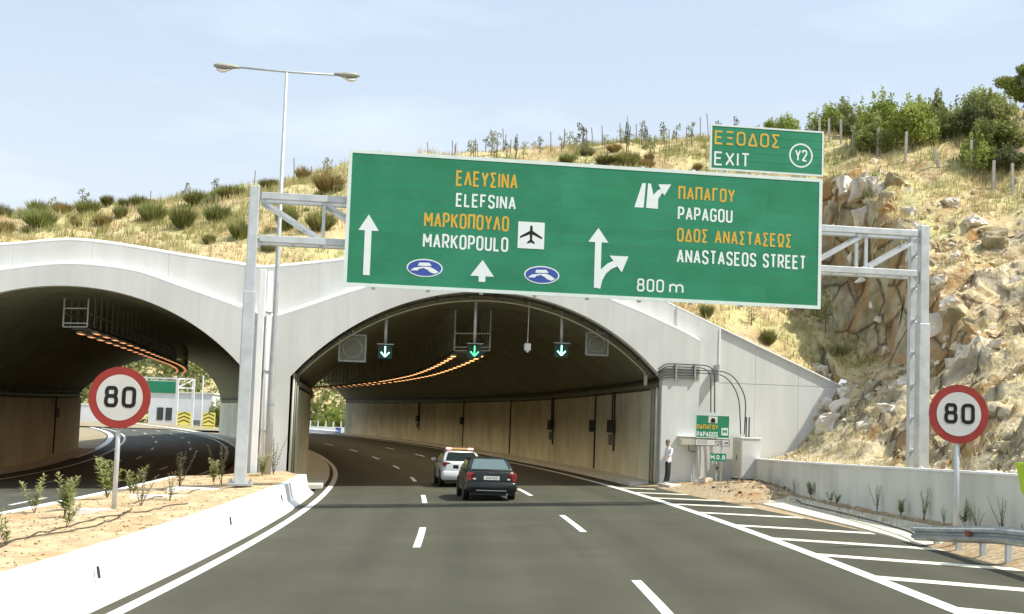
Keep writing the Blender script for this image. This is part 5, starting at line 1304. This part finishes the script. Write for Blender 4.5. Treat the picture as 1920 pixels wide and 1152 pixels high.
bz_ = random.Random(15)
BUSH = [b for b in BUSH if not (b[0] < 18.5 and b[1] > 87)] + [(17.0, 86, 1.3, 1.3, 2), (16.2, 87, 1.0, 1.1, 2)] + [(bz_.uniform(18.5, 29), bz_.uniform(72, 84), bz_.uniform(1.0, 2.0), bz_.uniform(1.3, 2.2), bz_.choice((2, 2, 2, 1, 1))) for k in range(20)]
KN = {0: 'dark green', 1: 'olive green', 2: 'bright yellow-green'}
for i, (x, Y, h, w, kd) in enumerate(sorted(BUSH)):
    t = thing('bush', (x, Y, ground_at(x, Y) - .1), i * 1.7, f'{KN[kd]} leafy bush, {ordn(i)} from the left behind the hilltop fence posts', 'bush', 'bushes on the hilltop')
    put(BM[kd][i % 2], 'crown', (0, 0, 0), 0, (w * 1.25, w * 1.25, h * 1.12), t); put(limb_me, 'trunk', (0, 0, 0), 0, (w, w, h), t)
x, Y, h, w = PINE[0]; z = ground_at(x, Y)
t = thing('pine_tree', (x + .25, Y, z - .7), 0, 'rounded bright green pine at the top right edge', 'tree')
g_ = random.Random(3); bl = []
for k in range(30):
    a = g_.uniform(0, 6.28); r_ = math.sqrt(g_.random()) * 1.45; zz = 2.3 + g_.uniform(0, 1.9) * (1 - r_ / 2.2); bl.append((r_ * math.cos(a), r_ * math.sin(a), zz, .48, .48, .30))
put(leaf_mesh('crown', bl, 11000, .075, 'leaf_pine', 9, 2.0), 'crown', (0, 0, 0), 0, (1, 1, 1), t)
tr = MB().tube([(0, 0, -.3), (.05, 0, 1.5), (-.05, .1, 3.2)], [.14, .11, .05], 8)
for k in range(6): a = k * 1.05; tr.tube([(0, 0, 1.5 + .2 * k), (.6 * math.cos(a), .6 * math.sin(a), 2.1 + .25 * k), (1.1 * math.cos(a), 1.1 * math.sin(a), 2.5 + .25 * k)], [.05, .035, .015], 5)
tr.build('trunk', 'bark', t)

# dry grass over the whole hillside and the cutting: nobody could count it
def grass(name, pts, hts, label, mt, wid, seed, lean=.5):
    g_ = np.random.default_rng(seed); n = len(pts); B = np.array(pts)
    reps = 4; B = np.repeat(B, reps, 0) + np.c_[g_.normal(0, .09, n * reps), g_.normal(0, .09, n * reps), np.zeros(n * reps) - .03]
    h = np.repeat(np.array(hts), reps) * g_.uniform(.5, 1.25, n * reps); a = g_.uniform(0, 2 * np.pi, n * reps); l_ = g_.uniform(.05, lean, n * reps) * h
    s_ = np.c_[-np.sin(a), np.cos(a), np.zeros(n * reps)] * (wid * g_.uniform(.6, 1.4, n * reps))[:, None]
    tip = B + np.c_[np.cos(a) * l_, np.sin(a) * l_, h]
    V = np.stack([B - s_, B + s_, tip], 1).reshape(-1, 3); Fc = np.arange(len(V)).reshape(-1, 3)
    o = link(bpy.data.objects.new(name, npmesh(name, V, Fc, mt, 3))); return tag(o, label, 'grass', kind='stuff')
pts, hts, pb, hb_ = [], [], [], []
gr = random.Random(21)
while len(pts) < 21000:
    x = gr.uniform(-34, 30); Y = face_y(x) + .9 + gr.random() ** 1.6 * 33
    z = ground_at(x, Y); dn = noise.noise(Vector((x * .23, Y * .23, 0))) + .5 * noise.noise(Vector((x * .8, Y * .8, 7)))
    near = Y - face_y(x)
    if near < 3.5 and gr.random() > near / 6 + (.35 if x > 5 else 0): continue
    if dn < gr.uniform(-.75, .25): continue
    sl_ = abs(ground_at(x + .3, Y) - z) / .3
    if sl_ > 1.1: continue
    if gr.random() < .22: pb.append((x, Y, z)); hb_.append(gr.uniform(.12, .34))
    else: pts.append((x, Y, z)); hts.append(gr.uniform(.12, .46) * (1 + .4 * dn))
grass('dry_grass', pts, hts, 'pale dry straw grass covering the hillside above the tunnels', 'straw', .022, 1)
grass('brown_grass', pb, hb_, 'brown withered grass patches among the straw on hillside', 'straw_brown', .022, 2)
pts, hts = [], []
while len(pts) < 5200:
    u_ = gr.random(); x, Y = (gr.uniform(3, 15), gr.uniform(63, 84)) if u_ < .4 else (gr.uniform(-30, -9), gr.uniform(62, 78)) if u_ < .75 else (gr.uniform(16, 28), gr.uniform(64, 82))
    if noise.noise(Vector((x * .5, Y * .5, 12))) < .08: continue
    pts.append((x, Y, ground_at(x, Y))); hts.append(gr.uniform(.18, .6))
grass('green_grass', pts, hts, 'taller yellow-green grass patches along the ridge', 'grass_green', .02, 8)
pts, hts = [], []
while len(pts) < 3600:
    Y = gr.uniform(24, 58); x = lerp(WX, Y) + .4 + gr.random() * 14; z = cut_z(x, Y)
    if x < 14.2 and Y > 57: continue
    if abs(cut_z(x + .25, Y) - z) / .25 > 1.15: continue
    if noise.noise(Vector((x * .5, Y * .4, 3))) < gr.uniform(-.25, .3): continue
    pts.append((x, Y, z)); hts.append(gr.uniform(.10, .42))
grass('cutting_grass', pts, hts, 'tufts of golden dry grass on the rocky cutting slope', 'straw', .014, 4, .9)
pts, hts = [], []
while len(pts) < 420:
    Y = gr.uniform(24, 55); x = wx(Y) - gr.random() ** 1.5 * .9; pts.append((x, Y, zroad(x, Y) + .1)); hts.append(gr.uniform(.05, .22))
grass('verge_grass', pts, hts, 'short dry grass at the foot of the retaining wall', 'straw_brown', .010, 6, .8)

# ------------------------------------------------------------------ rocks
def rock_mesh(seed, mt, flat_=1.0):
    g_ = random.Random(seed); bm = bmesh.new()
    for k in range(26):
        v_ = Vector((g_.gauss(0, 1), g_.gauss(0, 1), g_.gauss(0, 1))).normalized(); v_ = Vector((max(-.62, min(.62, v_.x)), max(-.62, min(.62, v_.y)), max(-.6, min(.6, v_.z)))) * g_.uniform(.75, 1.0)
        bm.verts.new((v_.x * .85, v_.y * .85, v_.z * .85 * flat_))
    r_ = bmesh.ops.convex_hull(bm, input=bm.verts)
    bmesh.ops.delete(bm, geom=[v_ for v_ in bm.verts if not v_.link_faces], context='VERTS')
    bmesh.ops.subdivide_edges(bm, edges=bm.edges, cuts=3, use_grid_fill=True)
    for v_ in bm.verts: v_.co += v_.co.normalized() * (noise.noise(v_.co * 2.6 + Vector((seed, 0, 0))) * .16 - abs(noise.noise(v_.co * 4.5 + Vector((0, seed, 0)))) * .14 + noise.noise(v_.co * 11) * .03)
    me = bpy.data.meshes.new('rock'); bm.to_mesh(me); bm.free(); me.materials.append(M[mt]); return me
mat('white_rock', (.62, .58, .51), (.80, .77, .71), 1.6, .9, bump=.7, bscale=7, c3=(.52, .44, .32), s3=.8, lo3=.58, hi3=.75)
RKW = [rock_mesh(100 + i, 'white_rock') for i in range(3)]
RKP = [rock_mesh(100 + i, 'pale_rock') for i in range(5)]; RKB = [rock_mesh(110 + i, 'rock') for i in range(5)]
ROCK = sorted(ROCK)
for i, (x, Y, w, h, kd) in enumerate(ROCK):
    z = ground_at(x, Y); o = put((RKB if kd else RKP)[i % 5], 'boulder', (x + .05, Y + w * .15, z + h * (.22 if x < 17.3 and Y > 61 else .08)), rng.uniform(0, 6), (w * .95, w * .95, h * .95)); o.rotation_euler = (rng.uniform(-.25, .25), rng.uniform(-.25, .25), rng.uniform(0, 6))
    tag(o, ('rusty brown' if kd else 'pale limestone') + f' boulder, {ordn(i)} one from the left on the rocky cutting', 'rock', 'boulders on the rocky cutting')
def block_mesh(seed, mt):
    g_ = random.Random(seed); bm = bmesh.new()
    ax = Vector((g_.uniform(.7, 1.2), g_.uniform(.6, 1.1), g_.uniform(.5, 1.1)))
    for k in range(15):
        v_ = Vector((g_.uniform(-1, 1), g_.uniform(-1, 1), g_.uniform(-1, 1))); n_1 = abs(v_.x) ** 3 + abs(v_.y) ** 3 + abs(v_.z) ** 3; v_ = v_ / (n_1 ** (1 / 3)) * .5 * g_.uniform(.8, 1.05)
        bm.verts.new((v_.x * ax.x, v_.y * ax.y, v_.z * ax.z))
    bmesh.ops.convex_hull(bm, input=bm.verts); bmesh.ops.delete(bm, geom=[v_ for v_ in bm.verts if not v_.link_faces], context='VERTS')
    bmesh.ops.subdivide_edges(bm, edges=bm.edges, cuts=2, use_grid_fill=True)
    for v_ in bm.verts: v_.co += v_.co.normalized() * (noise.noise(v_.co * 5 + Vector((seed, 0, 0))) * .06 - abs(noise.noise(v_.co * 9 + Vector((0, seed, 0)))) * .06)
    me = bpy.data.meshes.new('rock_block'); bm.to_mesh(me); bm.free(); me.materials.append(M[mt]); return me
BLK = [block_mesh(140 + i, ('pale_rock', 'rock', 'pale_rock')[i % 3]) for i in range(15)]
cutting = bpy.data.objects['rock_cutting']; gb = random.Random(31); nblk = 0; tries = 0
while nblk < 285 and tries < 30000:
    tries += 1
    x = gb.uniform(13.2, 25); Y = gb.uniform(40, 70)
    if Y > face_y(x) - .2 and x < 14.6: continue
    z = ground_at(x, Y); sl_ = max(abs(ground_at(x + .3, Y) - ground_at(x - .3, Y)) / .6, abs(ground_at(x, Y + .3) - ground_at(x, Y - .3)) / .6)
    ms = noise.noise(Vector((x * .42, Y * .42, 21)))
    if not (sl_ > 1.7 and gb.random() < .75 or ms > .22 and gb.random() < .5): continue
    sz = gb.uniform(.3, .7) if sl_ < 1.7 else .45 + 1.3 * gb.random() ** 2
    o = put(BLK[gb.randrange(15)], 'rock_block', (x + .22 * sz, Y + .05, z - .22 * sz), 0, (sz * gb.uniform(.7, 1.1), sz * gb.uniform(.7, 1.2), sz * gb.uniform(.55, 1.25)), cutting)
    o.rotation_euler = (R(-12) + gb.gauss(0, .3), R(22) + gb.gauss(0, .3), R(25) + gb.gauss(0, .8)); nblk += 1
# white boulders heaped against the end of the wing wall
for i, (x, Y, z, w, h, lb) in enumerate([(13.3, 56.9, 3.05, 1.25, .85, 'large white boulder leaning against the sloping wing wall end'), (14.05, 57.3, 3.75, 1.1, .7, 'white boulder above the large one at wing wall tip'), (13.9, 56.6, 2.7, .8, .6, 'white boulder below the wing wall tip beside dead twigs')]):
    o = put(RKW[i], 'boulder', (x, Y, z), i * 2.1, (w * 1.15, w, h * 1.1)); tag(o, lb, 'rock', 'boulders by the wing wall')
m = MB()
for a, b in (((13.75, 56.2, 2.6), (13.55, 56.1, 3.6)), ((13.7, 56.2, 2.9), (14.1, 56.1, 3.1)), ((13.6, 56.2, 2.8), (13.2, 56.1, 2.55)), ((13.72, 56.2, 2.75), (13.95, 56.05, 2.45))): m.tube([a, tuple((p + q) / 2 + .05 for p, q in zip(a, b)), b], [.05, .035, .015], 5)
tag(m.build('dead_branch', 'bark'), 'dead dark branch caught among the white boulders', 'branch')
# scree: far too many chips to count
V, Fc = [], []; g_ = np.random.default_rng(77)
def chips(n, place, smin, smax):
    for i in range(n):
        q = place()
        if q is None: continue
        s_ = g_.uniform(smin, smax); d = g_.normal(size=(4, 3)); d /= np.linalg.norm(d, axis=1)[:, None]; k = len(V)
        for u in d: V.append((q[0] + u[0] * s_, q[1] + u[1] * s_, q[2] + u[2] * s_ * .7 + s_ * .2))
        Fc.extend([(k, k + 1, k + 2), (k, k + 2, k + 3), (k, k + 3, k + 1), (k + 1, k + 3, k + 2)])
def p_cut():
    Y = g_.uniform(24, 66); x = lerp(WX, min(57, Y)) + .5 + g_.random() * 14
    if Y > face_y(x) and x < 14.4: return None
    if noise.noise(Vector((x * .35, Y * .35, 9))) < g_.uniform(-.3, .25): return None
    return (x, Y, ground_at(x, Y))
chips(5200, p_cut, .03, .13); chips(380, p_cut, .13, .28)
def p_hill():
    x = g_.uniform(-30, 14); Y = face_y(x) + .8 + g_.random() ** 1.5 * 14; return (x, Y, ground_at(x, Y))
chips(1500, p_hill, .02, .08)
tag(link(bpy.data.objects.new('scree', npmesh('scree', V, Fc, 'pale_rock', 3))), 'loose pale stone chips scattered over cutting and slope', 'stones', kind='stuff')
V, Fc = [], []
def p_rub():
    Y = g_.normal(51, 2.4); k = g_.uniform(.25, 1.0); x = edge_x(Y) + (wx(Y) - edge_x(Y)) * k
    if not 46.3 < Y < 56: return None
    return (x, Y, zroad(x, Y) + .12 + .1 * k + .22 * math.exp(-((Y - 51) / 3.2) ** 2) * math.exp(-((k - .65) / .35) ** 2))
chips(1100, p_rub, .025, .08); chips(90, p_rub, .08, .16)
def p_ver():
    Y = g_.uniform(20, 46); x = wx(Y) - g_.random() ** 1.4 * 1.6; return (x, Y, zroad(x, Y) + .13) if x > lerp(sorted((p[0], p[2]) for p in AP), Y) else None
chips(900, p_ver, .02, .07)
tag(link(bpy.data.objects.new('rubble', npmesh('rubble', V, Fc, 'gravel', 3))), 'heap of brown rubble between hatching and retaining wall', 'rubble', kind='stuff')
V, Fc = [], []
def p_med():
    o = g_.uniform(-10.7, -6.15); Y = g_.uniform(14, 53); q = P(o, Y, soil_h(o, Y)); return (q.x, q.y, q.z)
chips(2600, p_med, .012, .05)
tag(link(bpy.data.objects.new('soil_clods', npmesh('soil_clods', V, Fc, 'soil', 3))), 'small clods and pebbles on the median soil', 'clods', kind='stuff')
o = put(RKP[3], 'boulder', (*FW(.75, -2.4, 0).xy, fzb(.7) + .25), 1, (.75, .6, .45)); tag(o, 'pale boulder beside the rubble heap near the small signs', 'rock')

# ------------------------------------------------------------------ young plants in the median (oleander-like) and weeds at the wall
def oleander_mesh(seed, stems, mt, leaf=.19, dens=15, droop=.35):
    g_ = np.random.default_rng(seed); V, Fc = [], []; st = MB()
    for s_ in range(stems):
        a = g_.uniform(0, 6.28); tl = g_.uniform(.05, .38); H0 = g_.uniform(.65, 1.0); pts_ = []
        for k in range(6):
            u = k / 5; pts_.append((tl * u * math.cos(a) + .02 * math.sin(u * 5 + s_), tl * u * math.sin(a), H0 * u * (1 - .1 * u)))
        st.tube(pts_, [.009 - .0012 * k for k in range(6)], 4)
        for k in range(dens):
            u = .22 + .78 * k / dens; i = min(4, int(u * 5)); f_ = u * 5 - i; p = np.array(pts_[i]) * (1 - f_) + np.array(pts_[i + 1]) * f_
            for j in range(3):
                b = g_.uniform(0, 6.28); d = np.array([math.cos(b), math.sin(b), g_.uniform(.2, 1.1)]); d /= np.linalg.norm(d); L = leaf * g_.uniform(.6, 1.15) * (1.1 - .4 * u)
                w = np.cross(d, [0, 0, 1.0]); w /= np.linalg.norm(w) + 1e-6; w *= L * .15; m_ = p + d * L * .5; e = p + d * L - np.array([0, 0, droop * L * .4]); q = len(V)
                V += [p, m_ + w, e, m_ - w]; Fc += [(q, q + 1, q + 2, q + 3)]
    return npmesh('leaves', V, Fc, mt, 4), st.mesh('stems', 'bark')
OLE = [oleander_mesh(200 + i, (6, 4, 7, 3)[i], 'leaf_oleander') for i in range(4)]; TWG = [oleander_mesh(220 + i, 5, 'leaf_grey', .10, 12) for i in range(2)]
PL = [(-7.42, 21.15, .55, 3, 0, 'small bright green seedling in the nearest soil at left edge'), (-10.3, 32.0, .8, 1, 0, 'sparse seedling at the far kerb left of the tall plants'), (-7.7, 25.2, .62, 3, 0, 'yellow-green seedling just in front of the leafy young plant'),
      (-8.7, 28.6, .92, 0, 0, 'bushy young oleander left of the left speed sign'), (-10.0, 37.6, 1.0, 2, 0, 'tall leafy oleander behind the left speed sign pole'), (-9.5, 38.2, .8, 1, 0, 'leafy seedling just right of the left speed sign pole'),
      (-8.1, 32.8, .85, 0, 1, 'twiggy half-dry plant right of the left speed sign'), (-8.8, 41.5, 1.05, 1, 1, 'leaning twiggy plant midway to the gantry post'), (-8.4, 45.6, .8, 0, 0, 'green plant just left of the gantry post foot'), (-7.9, 43.8, 1.1, 1, 1, 'thin dark-leaved plant touching the gantry post'),
      (-7.35, 50.6, .7, 2, 0, 'small green plant between gantry post and pier'), (-7.1, 52.3, 1.25, 1, 1, 'thin upright dry stalk in front of the pier'), (-7.9, 35.2, .7, 1, 1, 'low twiggy plant beside the narrow concrete strip')]
for i, (o_, Y, h, k, tw, lb) in enumerate(PL):
    q = P(o_, Y, soil_h(o_, Y) - .02); h *= 1.28; t = thing('young_plant', q, i * 1.3, lb, 'plant', 'young plants in the median')
    lm, sm = (TWG[k % 2] if tw else OLE[k]); put(lm, 'leaves', (0, 0, 0), 0, (h, h, h), t); put(sm, 'stems', (0, 0, 0), 0, (h, h, h), t)
WD = [(49.5, .18, .75, 1), (46.5, .15, .5, 1), (44.0, .12, .75, 0), (41.0, .3, .35, 0), (40.2, .35, .6, 0), (37.2, .15, .7, 1), (35.3, .2, .65, 0), (33.9, .15, .7, 1), (32.6, .2, .75, 1), (31.6, .15, .6, 0), (30.6, .3, .75, 1), (29.4, .25, .7, 1), (28.2, .3, .65, 0), (27.3, .25, .7, 1)]
for i, (Y, d, h, k) in enumerate(WD):
    x = wx(Y) - d; t = thing('weed', (x, Y, zroad(x, Y) + .22), i * 2.2, f'spindly weed, {ordn(i)} from the left along the retaining wall', 'plant', 'weeds along the retaining wall')
    lm, sm = (TWG if k else OLE)[i % 2]; h *= (.7, 1.15, .9, 1.3)[i % 4]; put(lm, 'leaves', (0, 0, 0), 0, (h, h, h), t); put(sm, 'stems', (0, 0, 0), 0, (h, h, h), t)

# ------------------------------------------------------------------ what shows through the tunnels
V, Fc = [], []; nx_, ny_ = 90, 26
for i in range(nx_ + 1):
    for j in range(ny_ + 1):
        x = -190 + i * 2.6; Y = 248 + j * 5 + .12 * abs(x + 40); k = j / ny_
        z = -1.2 + 30 * (1 - math.exp(-k * 2.6)) + noise.noise(Vector((x * .06, Y * .06, 0))) * 3 * k + noise.noise(Vector((x * .25, Y * .25, 0))) * .8
        V.append((x, Y, z))
for i in range(nx_):
    for j in range(ny_): a = i * (ny_ + 1) + j; Fc.append((a, a + ny_ + 1, a + ny_ + 2, a + 1))
me = npmesh('far_hillside', V, Fc, 'hill_ground', 4); me.shade_smooth(); tag(link(bpy.data.objects.new('far_hillside', me)), kind='structure')
farV, farF = [], []
for k in range(4200):
    i = g_.integers(0, nx_) * (ny_ + 1) + g_.integers(0, 16); b = np.array(V[i]) + g_.normal(0, 1.2, 3) * np.array([1, 1, 0]); s_ = g_.uniform(.8, 2.2)
    for j in range(18):
        c_ = b + g_.normal(0, .55, 3) * s_ + np.array([0, 0, .5 * s_]); u = g_.normal(size=3); u /= np.linalg.norm(u); w = np.cross(u, g_.normal(size=3)); w /= np.linalg.norm(w); q = len(farV)
        farV += [c_ - u * .35 * s_, c_ + w * .25 * s_, c_ + u * .35 * s_, c_ - w * .25 * s_]; farF += [(q, q + 1, q + 2, q + 3)]
tag(link(bpy.data.objects.new('far_scrub', npmesh('far_scrub', farV, farF, 'leaf_mid', 4))), 'green scrub covering the far hillside seen through the tunnels', 'scrub', kind='stuff')
V, Fc = [], []
for i in range(41):
    for Y in (186, 205, 225, 250): V.append((-80 + i * 2.4, Y, -.1 + .006 * (Y - 90) + .1))
for i in range(40):
    for j in range(3): a = i * 4 + j; Fc.append((a, a + 4, a + 5, a + 1))
tag(link(bpy.data.objects.new('far_verge', npmesh('far_verge', V, Fc, 'ground', 4))), kind='structure')
def fbush(x, Y, h, w, kd, lb):
    t = thing('bush', (x, Y, .4), x, lb, 'bush'); put(BM[kd][0], 'crown', (0, 0, 0), 0, (w, w, h), t); put(limb_me, 'trunk', (0, 0, 0), 0, (w, w, h), t)
fbush(-27.2, 212, 4.2, 5.5, 2, 'bright green bush above the white wall beyond right tunnel'); fbush(-30.5, 216, 5.0, 5.0, 1, 'olive bush beside tunnel jamb beyond right tunnel'); fbush(-24.2, 210, 3.4, 3.6, 2, 'small golden-green bush right of the wall posts beyond right tunnel')
fbush(-47.5, 226, 4.6, 3.0, 2, 'upright green bush behind yellow chevron boards'); fbush(-45.0, 222, 3.2, 2.6, 1, 'low green bush at the edge of left tunnel exit')
t = thing('boundary_wall', (-26.5, 202, .5), .08, 'low white wall with short posts beyond the right tunnel', 'wall')
MB().bx(-5, 5, -.15, .15, -.4, 1.05).build('wall_body', 'building_white', t)
for k in range(9): MB().bx(-4.4 + k * 1.1, -4.22 + k * 1.1, -.09, .09, 1.05, 1.85).build('wall_post', 'building_white', t)
MB().bx(1.6, 2.3, -.24, -.18, .1, .95).build('blue_plate', 'sign_blue', t)
t = thing('far_gantry', (-51.3, 215, .6), 0, 'distant white gantry with green sign seen through left tunnel', 'gantry')
for x, y in ((0, 0), (1.9, 2.5)): MB().bx(x - .2, x + .2, y - .2, y + .2, -.6, 7.6).build('post', 'building_white', t)
for z in (7.5, 6.1): MB().bx(-9, 1.9, 1.0, 1.25, z - .12, z + .12).build('chord', 'building_white', t); MB().beam((0, .1, z), (1.9, 2.4, z), .2, .2).build('cross_bar', 'building_white', t)
MB().beam((.1, .3, 6.2), (1.8, 2.2, 7.4), .14, .14).build('diagonal', 'building_white', t)
MB().bx(-7.2, -.25, -.3, -.1, 5.2, 7.0).build('green_panel', 'sign_green', t); rr3 = MB().bx(-7.3, -.15, -.09, -.02, 5.1, 7.1).build('rim', 'sign_rim', t)
for i, (x, w, lb) in enumerate(((-48.6, 2.1, 'left yellow and black chevron barrier beyond the left tunnel'), (-44.9, 1.9, 'right yellow and black chevron barrier beyond the left tunnel'))):
    t = thing('chevron_board', (x, 209, .6), .05, lb, 'barrier', 'chevron barriers beyond left tunnel')
    MB().bx(-w / 2, w / 2, -.06, .06, .5, 2.4).build('board', 'chevron_yellow', t); MB().bx(-w / 2, w / 2, -.3, .3, -.3, .35).build('base', 'chevron_yellow', t)
    for sx in (-1, 1): MB().bx(sx * w * .4 - .05, sx * w * .4 + .05, .07, .15, -.3, 2.4).build('leg', 'dark_metal', t)
    for k in range(3):
        z = .72 + k * .55; MB().prism([(-w * .42, z), (0, z + .38), (w * .42, z), (w * .42, z + .16), (0, z + .54), (-w * .42, z + .16)], -.075, -.062).build('chevron', 'sign_black', t)
t = thing('warehouse', (-57, 244, .3), .05, 'low white warehouse beyond the left tunnel', 'building')
MB().bx(-6, 5, 0, 8, -1, 6.0).build('wall', 'building_white', t); MB().bx(-6.2, 5.2, -.2, 8.2, 6.0, 6.3).build('roof', 'wall_concrete', t)
for x in (-4.5, -3.0): MB().bx(x, x + 1.1, -.06, -.01, 1.2, 3.4).build('window', 'car_glass', t)
MB().bx(-.5, 3.5, -.06, -.01, -.5, 1.4).build('gate', 'panel_grey', t)
t = thing('long_wall', (-70, 236, .3), .06, 'long pale wall at the roadside beyond the left tunnel', 'wall'); MB().bx(-14, 6.5, 0, .5, -1, 3.4).build('wall_body', 'building_white', t); MB().bx(-14, 6.6, -.1, .6, 3.4, 3.6).build('coping', 'white_concrete', t)
t = thing('glass_building', (-78, 282, 0), .1, 'glazed office block beyond the left tunnel', 'building')
MB().bx(-12, 9, 0, 12, -2, 14.5).build('wall', 'building_white', t); MB().bx(-12.3, 9.3, -.3, 12.3, 14.5, 15.0).build('roof', 'wall_concrete', t)
for r_ in range(4):
    for c_ in range(8): MB().bx(-11.4 + c_ * 2.5, -9.2 + c_ * 2.5, -.08, -.01, 1.5 + r_ * 3.2, 4.0 + r_ * 3.2).build('window', 'building_glass', t)
t = thing('far_pole', (-46.3, 210, .4), 0, 'thin white pole right of the distant gantry', 'pole'); MB().tube([(0, 0, -.5), (0, 0, 8.0)], .12, 8).build('shaft', 'building_white', t); MB().tube([(0, 0, 8.0), (0, 0, 8.15)], .16, 8).build('cap', 'building_white', t)
tag(ribbon(-60, -21.9, frange(80, 280, 50), -.03, 3).build('far_verge', 'ground'), kind='structure')
line('kerb_line', -21.6, .5, 96, 260, road_l, 'white_concrete', .02)
m = MB(); m.strip([P(-11.0, Y, .14) for Y in frange(110, 240, 40)], [P(-10.2, Y, .16) for Y in frange(110, 240, 40)]); m.strip([P(-11.0, Y, .14) for Y in frange(110, 240, 40)], [P(-11.02, Y, -.05) for Y in frange(110, 240, 40)])
tag(m.build('far_kerb', 'wall_concrete'), kind='structure')
m = MB(); m.strip([P(7.2, Y, .0) for Y in frange(176, 230, 20)], [P(7.25, Y, .35) for Y in frange(176, 230, 20)]); m.strip([P(7.25, Y, .35) for Y in frange(176, 230, 20)], [P(8.0, Y, .36) for Y in frange(176, 230, 20)])
tag(m.build('far_kerb', 'white_concrete'), kind='structure')
